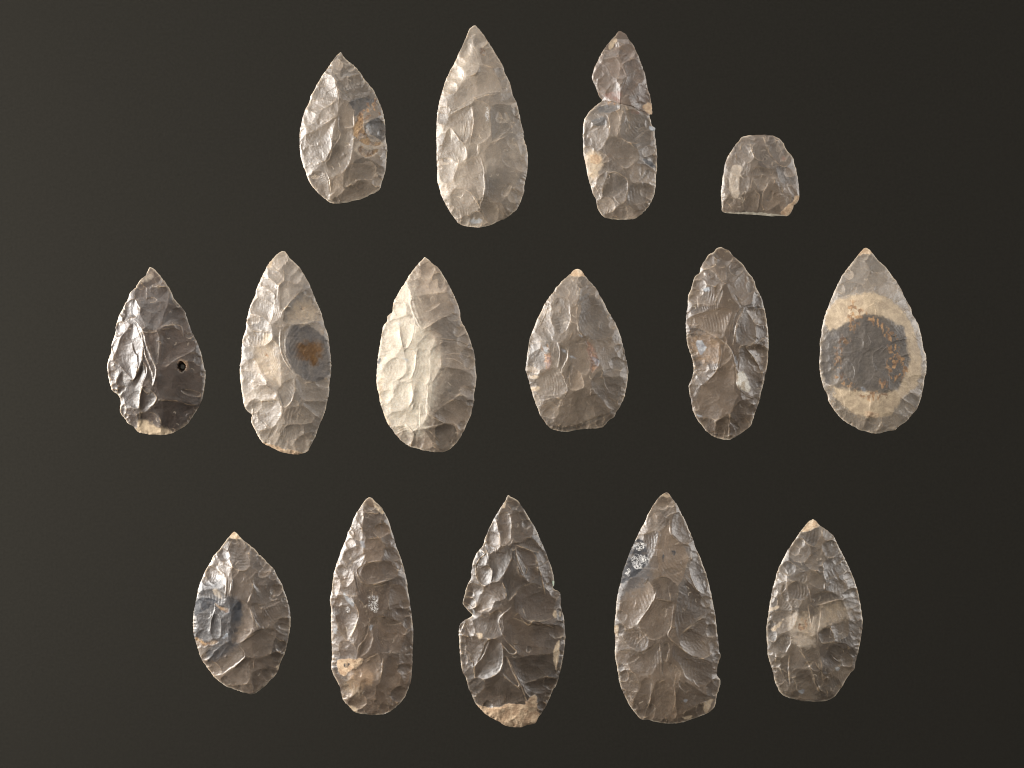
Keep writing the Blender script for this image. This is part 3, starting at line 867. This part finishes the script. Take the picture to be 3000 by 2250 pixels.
def seg_signed(X, Y, A, B):
    sh = X.shape; X = X.ravel(); Y = Y.ravel()
    D = B - A; L2 = np.maximum((D ** 2).sum(1), 1e-9); cl = np.concatenate([[0], np.cumsum(np.sqrt(L2))])
    best = np.full(X.size, 1e18); sg = np.ones(X.size); fr_ = np.zeros(X.size)
    for i in range(len(A)):
        t = np.clip(((X - A[i, 0]) * D[i, 0] + (Y - A[i, 1]) * D[i, 1]) / L2[i], 0, 1)
        ex = X - A[i, 0] - t * D[i, 0]; ey = Y - A[i, 1] - t * D[i, 1]
        d = ex * ex + ey * ey; k = d < best
        best[k] = d[k]; sg[k] = np.where(D[i, 0] * ey - D[i, 1] * ex >= 0, 1, -1)[k]
        fr_[k] = ((cl[i] + t * (cl[i + 1] - cl[i])) / cl[-1])[k]
    return np.sqrt(best).reshape(sh), sg.reshape(sh), fr_.reshape(sh)

def inside(X, Y, P):
    c = np.zeros(X.shape, bool); Q = np.roll(P, -1, 0)
    for (x0, y0), (x1, y1) in zip(P, Q):
        if y0 == y1: continue
        c ^= ((y0 > Y) != (y1 > Y)) & (X < (x1 - x0) * (Y - y0) / (y1 - y0) + x0)
    return c

def poly_sd(X, Y, P):
    d = seg_nearest(X, Y, P, np.roll(P, -1, 0))
    return np.where(inside(X, Y, P), -d, d)

def vnoise(X, Y, scale, seed):
    rs = np.random.RandomState(seed); T = rs.rand(64, 64)
    x = X / scale; y = Y / scale
    xi = np.floor(x).astype(int); yi = np.floor(y).astype(int)
    u = x - xi; v = y - yi
    u = u * u * (3 - 2 * u); v = v * v * (3 - 2 * v)
    a = T[yi % 64, xi % 64]; b_ = T[yi % 64, (xi + 1) % 64]
    c = T[(yi + 1) % 64, xi % 64]; d = T[(yi + 1) % 64, (xi + 1) % 64]
    return (a * (1 - u) + b_ * u) * (1 - v) + (c * (1 - u) + d * u) * v

def fbm(X, Y, scale, seed, octv=3):
    s = 0; w = 0
    for k in range(octv):
        s = s + vnoise(X, Y, scale / 2 ** k, seed + 17 * k) * 0.5 ** k; w += 0.5 ** k
    return s / w

def sstep(a, b_, x):
    t = np.clip((x - a) / (b_ - a), 0, 1); return t * t * (3 - 2 * t)

# kind: colour A, colour B, opacity, roughness, bump in px, part name
KINDS = {
    'tip':    ((188, 170, 146), (164, 140, 114), .95, .85, .5, 'pale_tip'),
    'cortex': ((172, 150, 124), (146, 122, 98), .95, .9, .8, 'cortex_patch'),
    'break':  ((172, 166, 150), (150, 142, 126), .9, .7, .3, 'broken_edge'),
    'cream':  ((176, 157, 130), (156, 138, 114), .74, .6, .25, None),
    'chalk':  ((178, 168, 151), (166, 155, 137), .82, .66, .2, None),
    'pale':   ((168, 154, 136), (150, 138, 122), .55, .5, 0, None),
    'tan':    ((140, 114, 86), (120, 98, 76), .6, .5, .1, None),
    'rust':   ((138, 112, 82), (92, 74, 60), .85, .85, 1.3, 'rusty_inclusion'),
    'crumb':  ((150, 118, 84), (104, 80, 60), .85, .85, 1.1, None),
    'dark':   ((66, 63, 61), (78, 73, 68), .85, .42, 0, None),
    'slate':  ((56, 55, 56), (70, 67, 66), .72, .55, 0, None),
    'murk':   ((30, 29, 31), (50, 47, 46), .82, .5, 0, None),
    'smoke':  ((68, 66, 66), (84, 79, 75), .8, .5, 0, None),
    'mist':   ((178, 158, 130), (158, 140, 116), .46, .55, .15, None),
    'pit':    ((64, 61, 60), (50, 48, 47), .4, .5, .45, None),
    'black':  ((20, 21, 25), (34, 35, 39), .94, .6, .3, None),
    'blue':   ((158, 164, 168), (116, 120, 126), .7, .6, .3, None),
    'white':  ((198, 194, 184), (160, 148, 130), .85, .7, .6, 'white_patch'),
    'crystal':((198, 195, 189), (150, 148, 146), .75, .6, .8, None),
    'mint':   ((186, 200, 184), (170, 186, 170), .9, .5, 0, None),
    'stain':  ((78, 54, 28), (92, 68, 42), .9, .42, 0, 'brown_stain'),
    'brown':  ((84, 70, 60), (96, 78, 66), .55, .45, 0, None),
    'red':    ((124, 76, 62), (110, 80, 66), .32, .5, 0, None),
    'darkline': ((62, 56, 48), (70, 62, 54), .6, .5, 0, None),
}

def new_mesh(name, V, F, N, col, rgh, mat):
    used = np.unique(F); remap = np.full(len(V), -1, np.int32); remap[used] = np.arange(len(used))
    F = remap[F]; V = V[used]
    me = bpy.data.meshes.new(name)
    me.vertices.add(len(V)); me.vertices.foreach_set('co', V.astype(np.float32).ravel())
    me.loops.add(F.size); me.loops.foreach_set('vertex_index', F.astype(np.int32).ravel())
    me.polygons.add(len(F))
    me.polygons.foreach_set('loop_start', np.arange(0, F.size, 4, dtype=np.int32))
    me.polygons.foreach_set('use_smooth', np.ones(len(F), bool))
    me.update(calc_edges=True)
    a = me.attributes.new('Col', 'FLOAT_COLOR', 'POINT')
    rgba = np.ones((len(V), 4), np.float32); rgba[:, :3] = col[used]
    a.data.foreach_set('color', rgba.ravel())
    r = me.attributes.new('Rgh', 'FLOAT', 'POINT'); r.data.foreach_set('value', rgh[used].astype(np.float32))
    me.materials.append(mat)
    me.normals_split_custom_set_from_vertices(N[used].tolist())
    o = bpy.data.objects.new(name, me); C.objects.link(o)
    return o

def carve_point(idx, label, org, f, colour, relief, rough, text):
    rs = np.random.RandomState(100 + idx)
    org = np.array(org, float)
    scars, lines, grooves, patches, outline = [], [], [], [], None
    for ln in text.strip().splitlines():
        w = ln.split(); k = w[0]; opt = [a for a in w[1:] if ',' not in a]; P = org + pts([a for a in w[1:] if ',' in a]) / f
        if k == 'o': outline = P
        elif k == 's': scars.append((float(opt[0]) if opt else 1.0, P))
        elif k == 'l': lines.append(([float(v) for v in opt] or [2.0, 2.0, .3], P))
        elif k == 'g': grooves.append(([float(v) for v in opt], P))
        elif k == 'p': patches.append((opt[0], float(opt[1]), opt[2] if len(opt) > 2 else None, P))
    # ---- outline with small chips along it
    O = smooth_closed(outline, 8)
    seg = np.roll(O, -1, 0) - O; L = np.sqrt((seg ** 2).sum(1)); s = np.concatenate([[0], np.cumsum(L)])
    per = s[-1]; n = int(per / 3.2)
    u = np.linspace(0, per, n, endpoint=False)
    Oc = np.vstack([O, O[:1]])
    O = np.stack([np.interp(u, s, Oc[:, 0]), np.interp(u, s, Oc[:, 1])], 1)
    tan = np.roll(O, -1, 0) - np.roll(O, 1, 0); tan /= np.sqrt((tan ** 2).sum(1))[:, None]
    area2 = (O[:, 0] * np.roll(O[:, 1], -1) - np.roll(O[:, 0], -1) * O[:, 1]).sum()
    nrm = np.stack([-tan[:, 1], tan[:, 0]], 1) * (1 if area2 > 0 else -1)      # inward
    # scallops: each chip bites a little into the edge
    bite = np.zeros(n); chips = []
    p = rs.rand() * 10
    while p < per - 5:
        w_ = rs.choice([rs.uniform(6, 14), rs.uniform(12, 26), rs.uniform(22, 38)]); m_ = (u >= p) & (u < p + w_)
        if idx == 3 and O[min(int((p + w_ / 2) / per * n), n - 1)][1] > org[1] + 1480 / f: amp = .15
        else: amp = rs.uniform(.5, 1.9)
        bite[m_] += amp * np.sin(np.pi * (u[m_] - p) / w_) ** .7 - .35 * amp
        chips.append((p + w_ / 2, w_)); p += w_ * rs.uniform(.85, 1.1)
    O = O + nrm * (bite + rs.uniform(-.25, .25, n))[:, None]
    # ---- grid
    x0, y0 = O.min(0) - 4; x1, y1 = O.max(0) + 4
    gx = np.arange(x0, x1, STEP); gy = np.arange(y0, y1, STEP)
    X, Y = np.meshgrid(gx, gy); H_, W_ = X.shape
    cX, cY = X[::3, ::3], Y[::3, ::3]
    cd = seg_nearest(cX, cY, O, np.roll(O, -1, 0))
    ins = inside(X, Y, O)
    fi = np.minimum(np.arange(H_) / 3, cd.shape[0] - 1.001); fj = np.minimum(np.arange(W_) / 3, cd.shape[1] - 1.001)
    i0 = fi.astype(int); j0 = fj.astype(int); a = (fi - i0)[:, None]; b_ = (fj - j0)[None, :]
    d = (cd[i0][:, j0] * (1 - a) * (1 - b_) + cd[np.minimum(i0 + 1, cd.shape[0] - 1)][:, j0] * a * (1 - b_)
         + cd[i0][:, np.minimum(j0 + 1, cd.shape[1] - 1)] * (1 - a) * b_
         + cd[np.minimum(i0 + 1, cd.shape[0] - 1)][:, np.minimum(j0 + 1, cd.shape[1] - 1)] * a * b_)
    near = (d < 5)
    dn, nx_, ny_ = seg_nearest(X[near], Y[near], O, np.roll(O, -1, 0), True)
    d[near] = dn
    NXg = X.copy(); NYg = Y.copy(); NXg[near] = nx_; NYg[near] = ny_
    d = np.where(ins, d, 0.0)
    D = d.max(); T = 0.225 * D
    t = np.clip(d / D, 0, 1)
    h = T * (1 - (1 - t) ** 3.0)
    h += (fbm(X, Y, 70, idx * 7 + 1) - .5) * 5 * relief * np.clip(t * 2, 0, 1)
    crisp = .35 if idx in (4,) else (.6 if idx == 12 else 1.0)
    tint = np.ones_like(h); arris_glow = np.zeros_like(h); own = np.zeros(h.shape, np.int32); sid = 1

    def cut(P, depth, ripple):
        """flake scar: a shallow scoop with a crisp rim inside polygon P"""
        nonlocal h, sid
        lo = P.min(0) - 8; hi = P.max(0) + 8
        j0, j1 = np.searchsorted(gx, [lo[0], hi[0]]); i0, i1 = np.searchsorted(gy, [lo[1], hi[1]])
        if i1 - i0 < 3 or j1 - j0 < 3: return
        sl = (slice(i0, i1), slice(j0, j1)); x = X[sl]; y = Y[sl]; cur = h[sl]
        wob = (fbm(x, y, 16, sid * 3 + idx) - .5) * 3.0
        sd = poly_sd(x, y, P) + wob
        m_ = (sd < 0) & ins[sl]
        if m_.sum() < 8: return
        R = max(-sd[m_].min(), 2.0)
        cx, cy = x[m_].mean(), y[m_].mean()
        A_ = np.stack([np.ones(m_.sum()), x[m_] - cx, y[m_] - cy], 1)
        co = np.linalg.lstsq(A_, cur[m_], rcond=None)[0]
        plane = co[0] + co[1] * (x - cx) + co[2] * (y - cy)
        tt = np.clip(-sd / (.85 * R), 0, 1)
        bowl = depth * .095 * R * relief * (1 - (1 - tt) ** 2) + .22 * relief * depth * np.clip(-sd / 1.5, 0, 1)
        c_ = .55 * plane + .45 * cur - bowl
        dP = d[np.clip(((P[:, 1] - gy[0]) / STEP).astype(int), 0, H_ - 1), np.clip(((P[:, 0] - gx[0]) / STEP).astype(int), 0, W_ - 1)]
        sxy = P[int(np.argmin(dP))]
        th = np.arctan2(y - sxy[1], x - sxy[0]); rr_ = np.hypot(x - sxy[0], y - sxy[1])
        c_ += .8 * crisp * (vnoise(th * R * 1.1 + 50, rr_ / 9 + sid, 2.2, sid) - .5) * (1 - tt) ** 1.5 * np.clip(R / 18, .2, 1) * sstep(.35, .7, fbm(x, y, 22, sid + 2))
        ripple = ripple * crisp
        if ripple > 0:
            # waves spread from the blow: the rim point nearest the edge of the stone
            k_ = int(np.argmin(dP)); sx, sy = P[k_] + (P[k_] - np.array([cx, cy])) * .5
            rho = np.sqrt((x - sx) ** 2 + (y - sy) ** 2); Lm = max(rho[m_].max(), 1)
            lam = rs.uniform(5.5, 11)
            ph = rho / lam * 2 * np.pi + 3 * fbm(x, y, 40, sid + 5)
            c_ += 1.25 * ripple * relief * np.sin(ph) * (rho / Lm) ** 1.5 * np.clip(tt * 2, 0, 1) * sstep(.35, .65, fbm(x, y, 45, sid + 9))
        c_ = np.where(sd > 0, c_ + sd * .7, c_)
        c_ = np.where(sd > 6, 1e9, c_)
        k = (c_ < cur) & ins[sl]
        h[sl] = np.where(k, c_, cur)
        own[sl] = np.where(k, sid, own[sl])
        tint[sl] = np.where(k & (sd < 1), np.exp(rs.normal(0, .15)), tint[sl])
        arris_glow[sl] = np.where(k, np.exp(-np.abs(sd) / 2.0) * (sd < 2.5) * sstep(.38, .62, fbm(x, y, 15, sid + 13)), arris_glow[sl])
        sid += 1

    def scoop(px, py, dx, dy, ln, wd, depth, ripple):
        ang = np.linspace(0, 2 * np.pi, 14, endpoint=False)
        eu = ln * .5 * np.cos(ang); ev = wd * .5 * np.sin(ang) * (1 + .22 * np.cos(ang) + rs.uniform(-.12, .12, 14))
        c0 = np.array([px + dx * ln * .42, py + dy * ln * .42])
        cut(np.stack([c0[0] + dx * eu - dy * ev, c0[1] + dy * eu + dx * ev], 1), depth, ripple)

    # filler thinning flakes from the edge inwards
    q = 0.0
    while q < per:
        w_ = rs.uniform(30, 60); i = int(((q + w_ / 2) % per) / per * n) % n
        di = nrm[i] + tan[i] * rs.uniform(-.4, .4); di /= np.linalg.norm(di)
        scoop(O[i, 0], O[i, 1], di[0], di[1], rs.uniform(.6, 1.05) * D, w_ * 1.25, rs.uniform(.5, .9), rs.choice([0, .12, .25]))
        q += w_
    for dp, P in scars:
        cut(smooth_closed(P, 5), dp, rs.choice([0, .1, .16, .25, .35]))
    # retouch along the edge
    for pc, w_ in chips:
        if rs.rand() < .38: continue
        i = int(pc / per * n) % n
        if idx == 3 and O[i, 1] > org[1] + 1480 / f: continue
        di = nrm[i] + tan[i] * rs.uniform(-.45, .45); di /= np.linalg.norm(di)
        scoop(O[i, 0], O[i, 1], di[0], di[1], rs.uniform(.5, 2.0) * w_, w_ * rs.uniform(.8, 1.4), rs.uniform(.6, 1.7), rs.choice([0, .15]))
        if rs.rand() < .35:
            scoop(O[i, 0], O[i, 1], di[0], di[1], rs.uniform(4, 9), rs.uniform(5, 10), 2.0, 0)

    # stray small flakes over the face
    for _ in range(int(18 * crisp)):
        an = rs.uniform(0, 2 * np.pi)
        scoop(rs.uniform(x0, x1), rs.uniform(y0, y1), np.cos(an), np.sin(an), rs.uniform(18, 60), rs.uniform(7, 22), rs.uniform(.6, 1.3), rs.choice([0, .15, .25]))
    h += ((fbm(X, Y, 11, idx + 300) - .5) * .7 + (fbm(X, Y, 5, idx + 310, 2) - .5) * .5) * np.clip(d / 6, 0, 1)
    for _ in range(int(24 * crisp)):
        c0 = np.array([rs.uniform(x0, x1), rs.uniform(y0, y1)]); an = rs.uniform(0, np.pi); ln = rs.uniform(8, 24); bend = rs.uniform(-6, 6)
        q5 = np.linspace(-1, 1, 4)
        lines.append(([rs.uniform(1.0, 2.2), rs.uniform(1.2, 1.9), rs.uniform(0, .5)], np.stack([c0[0] + np.cos(an) * ln / 2 * q5 - np.sin(an) * bend * q5 ** 2, c0[1] + np.sin(an) * ln / 2 * q5 + np.cos(an) * bend * q5 ** 2], 1)))

    base = lin(colour) * np.array([.79, .735, .665])
    big = fbm(X, Y, 90, idx * 11 + 3); med = fbm(X, Y, 26, idx * 11 + 5); fine = fbm(X, Y, 6, idx * 11 + 8, 2)
    val = tint * (1 + .75 * (big - .5) + .30 * (med - .5) + .12 * (fine - .5))
    col = base[None, None, :] * val[..., None]
    hue = (fbm(X, Y, 60, idx * 11 + 9) - .5)[..., None] * .5
    col = col * (1 + hue * np.array([.10, 0, -.14]))
    # milky clouds inside the stone
    milk = sstep(.56, .74, fbm(X, Y, 48, idx * 11 + 21))[..., None] * .35
    col = col * (1 + milk * np.array([.9, 1.0, 1.1]))
    rgh = np.full(h.shape, rough) + (med - .5) * .14
    # arris wear plus highlights painted in: where the surface stands proud of its neighbourhood
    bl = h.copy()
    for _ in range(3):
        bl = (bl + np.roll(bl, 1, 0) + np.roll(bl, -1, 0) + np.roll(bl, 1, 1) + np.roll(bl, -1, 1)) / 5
    wear_glint = sstep(.14, .6, (h - bl)) * sstep(.40, .60, fbm(X, Y, 14, idx + 77)) * (d > 3)
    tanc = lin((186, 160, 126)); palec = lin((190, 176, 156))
    col = col * (1 - .5 * wear_glint[..., None]) + tanc * .5 * wear_glint[..., None]
    aw = (.30 * arris_glow * (d > 3))[..., None]; col = col * (1 - aw) + lin((168, 150, 126)) * aw  # paler scar rims: some wear, plus translucent glow put into the colour
    # crushed edge, with the bright see-through glow of the rim painted in
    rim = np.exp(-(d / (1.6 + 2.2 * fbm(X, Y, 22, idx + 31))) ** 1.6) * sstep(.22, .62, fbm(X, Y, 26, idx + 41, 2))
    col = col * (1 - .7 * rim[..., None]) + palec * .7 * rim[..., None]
    # hinge lines
    for (amp, wd, tn), P in lines:
        Q = smooth_open(P, 6)
        Q = Q + np.stack([vnoise(Q[:, 0], Q[:, 1], 7, idx), vnoise(Q[:, 0], Q[:, 1], 7, idx + 3)], 1) * 2.4 - 1.2
        lo = Q.min(0) - 10 * wd - 8; hi = Q.max(0) + 10 * wd + 8
        j0, j1 = np.searchsorted(gx, [lo[0], hi[0]]); i0, i1 = np.searchsorted(gy, [lo[1], hi[1]])
        sl = (slice(i0, i1), slice(j0, j1))
        ds, sg, fr_ = seg_signed(X[sl], Y[sl], Q[:-1], Q[1:])
        # a hinge: the flake stopped short and left a small cliff; most cliffs here face left
        ch = Q[-1] - Q[0]
        if (ch[1] > 0) == (rs.rand() < .7): sg = -sg
        tp = np.sqrt(np.clip(np.sin(np.pi * np.clip(fr_, 0, 1)), 0, 1)) * (.5 + .9 * fbm(X[sl], Y[sl], 24, idx + 51))
        s_ = ds * sg; back = wd * 4.5
        prof = np.where(s_ > 0, np.exp(-s_ / back) * (1 + (.0 if idx == 4 else .22) * np.cos(s_ * 2 * np.pi / (wd * 2.6))), np.exp(-(s_ / (wd * .55)) ** 2) * 1.22)
        h[sl] += amp * .62 * relief * prof * tp * ins[sl] * sstep(0, 3, d[sl])
        kk = (.10 + .5 * tn) * np.exp(-(ds / (wd * .7)) ** 2) * sstep(.3, .6, fbm(X[sl], Y[sl], 12, idx + 61)) * np.clip(tp, 0, 1)
        col[sl] = col[sl] * (1 - kk[..., None]) + tanc * kk[..., None]
    for (amp, wd), P in grooves:
        ds = seg_nearest(X, Y, P[:-1], P[1:])
        h += amp * np.exp(-(ds / wd) ** 2) * np.clip(d / 6, 0, 1)
    # tiny scratches and impact marks
    for _ in range(rs.randint(14, 30)):
        c0 = np.array([rs.uniform(x0, x1), rs.uniform(y0, y1)]); an = rs.uniform(0, np.pi); ln = rs.uniform(4, 13); bend = rs.uniform(-3, 3)
        tt = np.linspace(-1, 1, 5)
        Q = np.stack([c0[0] + np.cos(an) * ln / 2 * tt - np.sin(an) * bend * tt ** 2, c0[1] + np.sin(an) * ln / 2 * tt + np.cos(an) * bend * tt ** 2], 1)
        lo = Q.min(0) - 4; hi = Q.max(0) + 4
        j0, j1 = np.searchsorted(gx, [lo[0], hi[0]]); i0, i1 = np.searchsorted(gy, [lo[1], hi[1]])
        if i1 - i0 < 2 or j1 - j0 < 2: continue
        sl = (slice(i0, i1), slice(j0, j1))
        g = np.exp(-(seg_nearest(X[sl], Y[sl], Q[:-1], Q[1:]) / 1.3) ** 2) * rs.uniform(.15, .5)
        col[sl] = col[sl] * (1 - g[..., None]) + palec * g[..., None]; h[sl] -= .4 * g
    # patches
    part = np.zeros(h.shape, np.int32); names = []; hole = None
    for k, (kind, soft, pname, P) in enumerate(patches):
        Q = smooth_closed(P, 5)
        if kind == 'hole': hole = Q; continue
        A_, B_, op, rg, bump, dname = KINDS[kind]
        soft = soft / f * 1.3 + .6
        lo = Q.min(0) - soft * 2 - 4; hi = Q.max(0) + soft * 2 + 4
        j0, j1 = np.searchsorted(gx, [lo[0], hi[0]]); i0, i1 = np.searchsorted(gy, [lo[1], hi[1]])
        sl = (slice(i0, i1), slice(j0, j1)); x = X[sl]; y = Y[sl]
        sd = poly_sd(x, y, Q) + (fbm(x, y, 9, idx * 5 + k) - .5) * (5 + soft * .8)
        mk = sstep(soft * .5, -soft * .5, sd)
        nz = fbm(x, y, 11, idx * 9 + k, 4)
        mix = sstep(.32, .68, nz)[..., None]
        cc = lin(A_) * (1 - mix) + lin(B_) * mix
        if kind == 'rust':
            gq = sstep(.52, .66, fbm(x, y, 13, idx + k + 90))[..., None]; gq = gq * .5; cc = cc * (1 - gq) + lin((136, 128, 118)) * gq
        if kind == 'crumb': mk = mk * sstep(.52, .60, fbm(x, y * .7, 6.5, idx + k + 70, 2))
        if kind == 'crystal': mk = mk * sstep(.46, .56, fbm(x * 1.6 + y, y * 1.6 - x, 4.2, idx + k + 70, 2))
        if kind == 'black': mk = mk * (.55 + .45 * sstep(.3, .5, fbm(x, y, 9, idx + k + 33)))
        if pname == '-' and kind == 'blue': op = .45
        o_ = (op * mk)[..., None]
        shade = (.9 + .2 * med[sl])[..., None]
        col[sl] = col[sl] * (1 - o_) + cc * shade * o_
        rgh[sl] = rgh[sl] * (1 - mk) + rg * mk
        if bump: h[sl] += bump * (fbm(x, y, 5, idx + k + 44, 3) - .5) * 2 * mk * np.clip(d[sl] / 3, 0, 1)
        if kind in ('rust',): h[sl] -= 1.2 * mk * np.clip(d[sl] / 8, 0, 1)
        if kind == 'cortex': h[sl] += .5 * mk * np.clip(d[sl] / 4, 0, 1)
        nm = pname or dname
        if nm and nm != '-':
            names.append((nm, kind)); part[sl] = np.where(sstep(soft * .5, -soft * .5, sd) > .5, len(names), part[sl])
    h = np.maximum(h, 0.0) * np.clip(d / 2.0, .0, 1)
    # ---- to a closed solid
    T2 = .52 * T
    hb = -T2 * (1 - (1 - t) ** 2.6)
    keep = ins.copy()
    if hole is not None:
        hd = poly_sd(X, Y, hole); keep &= hd > 0
        _, hx, hy = seg_nearest(X, Y, hole, np.roll(hole, -1, 0), True)
    cell = keep[:-1, :-1].astype(int) + keep[1:, :-1] + keep[:-1, 1:] + keep[1:, 1:]
    cellm = cell >= 2
    PX, PY = X.copy(), Y.copy()
    out = ~ins; PX[out] = NXg[out]; PY[out] = NYg[out]
    if hole is not None:
        hq = (hd <= 0) & ins; PX[hq] = hx[hq]; PY[hq] = hy[hq]
    idg = np.arange(H_ * W_).reshape(H_, W_)
    ii, jj = np.nonzero(cellm)
    # y grows downward in the photograph, so wind to face up
    Ft = np.stack([idg[ii, jj], idg[ii + 1, jj], idg[ii + 1, jj + 1], idg[ii, jj + 1]], 1)
    NV = H_ * W_
    Fb = Ft[:, ::-1] + NV
    pad = np.pad(cellm, 1)
    sides = []
    for (di, dj, va, vb) in ((-1, 0, (0, 1), (0, 0)), (1, 0, (1, 0), (1, 1)), (0, -1, (0, 0), (1, 0)), (0, 1, (1, 1), (0, 1))):
        e = cellm & ~pad[1 + di:1 + di + H_ - 1, 1 + dj:1 + dj + W_ - 1]
        i_, j_ = np.nonzero(e)
        A1 = idg[i_ + va[0], j_ + va[1]]; B1 = idg[i_ + vb[0], j_ + vb[1]]
        sides.append(np.stack([B1, A1, A1 + NV, B1 + NV], 1))
    Fs = np.concatenate(sides)
    edge = 1.2
    zt = h + edge; zb = hb - edge * .6
    lift = -zb.min()
    Vt = np.stack([(PX - 1500) * K, (1125 - PY) * K, (zt + lift) * K], 2).reshape(-1, 3)
    Vb = np.stack([(PX - 1500) * K, (1125 - PY) * K, (zb + lift) * K], 2).reshape(-1, 3)
    if hole is not None:           # the hole narrows downwards
        hc = hole.mean(0); w3 = hq.ravel()
        Vb[w3, 0] += ((hc[0] - 1500) * K - Vb[w3, 0]) * .62; Vb[w3, 1] += ((1125 - hc[1]) * K - Vb[w3, 1]) * .62
    V = np.concatenate([Vt, Vb])
    # vertex normals: top and bottom sheets each for themselves, sides blended in weakly
    N = np.zeros_like(V)
    for F, wgt in ((Ft, 1.0), (Fb, 1.0), (Fs, .5)):
        fn = np.cross(V[F[:, 2]] - V[F[:, 0]], V[F[:, 3]] - V[F[:, 1]]) * wgt
        for c in range(4):
            for ax in range(3): N[:, ax] += np.bincount(F[:, c], fn[:, ax], len(V))
    N /= np.maximum(np.linalg.norm(N, axis=1), 1e-20)[:, None]
    N[np.abs(N).sum(1) < .1] = (0, 0, 1)
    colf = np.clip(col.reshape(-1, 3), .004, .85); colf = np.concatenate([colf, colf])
    rghf = np.clip(rgh.ravel(), .15, 1); rghf = np.concatenate([rghf, rghf])
    if hole is not None: colf[NV:][hq.ravel()] = lin((52, 38, 28))
    # ---- objects
    cen = np.array([(x0 + x1) / 2, (y0 + y1) / 2])
    loc = Vector(((cen[0] - 1500) * K, (1125 - cen[1]) * K, 0.0))
    V = V - np.array(loc)
    root = bpy.data.objects.new('flint_point', None); C.objects.link(root)
    root.empty_display_size = .01; root.location = loc
    root['label'] = label; root['category'] = 'flint point'; root['group'] = 'flint points laid out in three rows'
    fp = np.where((part[ii, jj] + 0 > 0) & (part[ii + 1, jj + 1] > 0), np.maximum(part[ii, jj], part[ii + 1, jj + 1]), 0)
    # the stone runs on under each patch, a hair lower
    inner = np.zeros(2 * NV); cnt = np.zeros(2 * NV)
    for c4 in range(4):
        inner += np.bincount(Ft[:, c4], fp > 0, 2 * NV); cnt += np.bincount(Ft[:, c4], minlength=2 * NV)
    under = (cnt > 0) & (inner == cnt)
    VB = V.copy(); VB[under, 2] -= .7 * K
    def add(nm, F, mat, parent, lab=None):
        o = new_mesh(nm, VB if ('body' in nm or 'fragment' in nm) else V, F, N, colf, rghf, mat); o.parent = parent
        if lab: o['label'] = lab
        return o
    if grooves:
        # mended from two: everything above the crack is its own fragment
        G = grooves[0][1]
        def above(F):
            c_ = V[F].mean(1); sx = (c_[:, 0] + loc.x) / K + 1500; sy = 1125 - (c_[:, 1] + loc.y) / K
            return sy < np.interp(sx, G[:, 0], G[:, 1])
        allF = np.concatenate([Ft, Fb, Fs]); up = above(allF)
        bodies = [add('upper_fragment', allF[up], MAT_FLINT, root), add('lower_fragment', allF[~up], MAT_FLINT, root)]
        for k, (nm, kind) in enumerate(names, 1):
            F = Ft[fp == k]
            if len(F) > 24: add(nm, F, MAT_CRUST, bodies[0] if above(F).mean() > .5 else bodies[1])
    else:
        body = add('flint_body', np.concatenate([Ft, Fb, Fs]), MAT_FLINT, root)
        for k, (nm, kind) in enumerate(names, 1):
            F = Ft[fp == k]
            if len(F) > 24: add(nm, F, MAT_CRUST if kind in ('tip', 'cortex', 'rust', 'white') else MAT_SKIN, root)
    return root

for i, args in enumerate(POINTS):
    carve_point(i, *args)
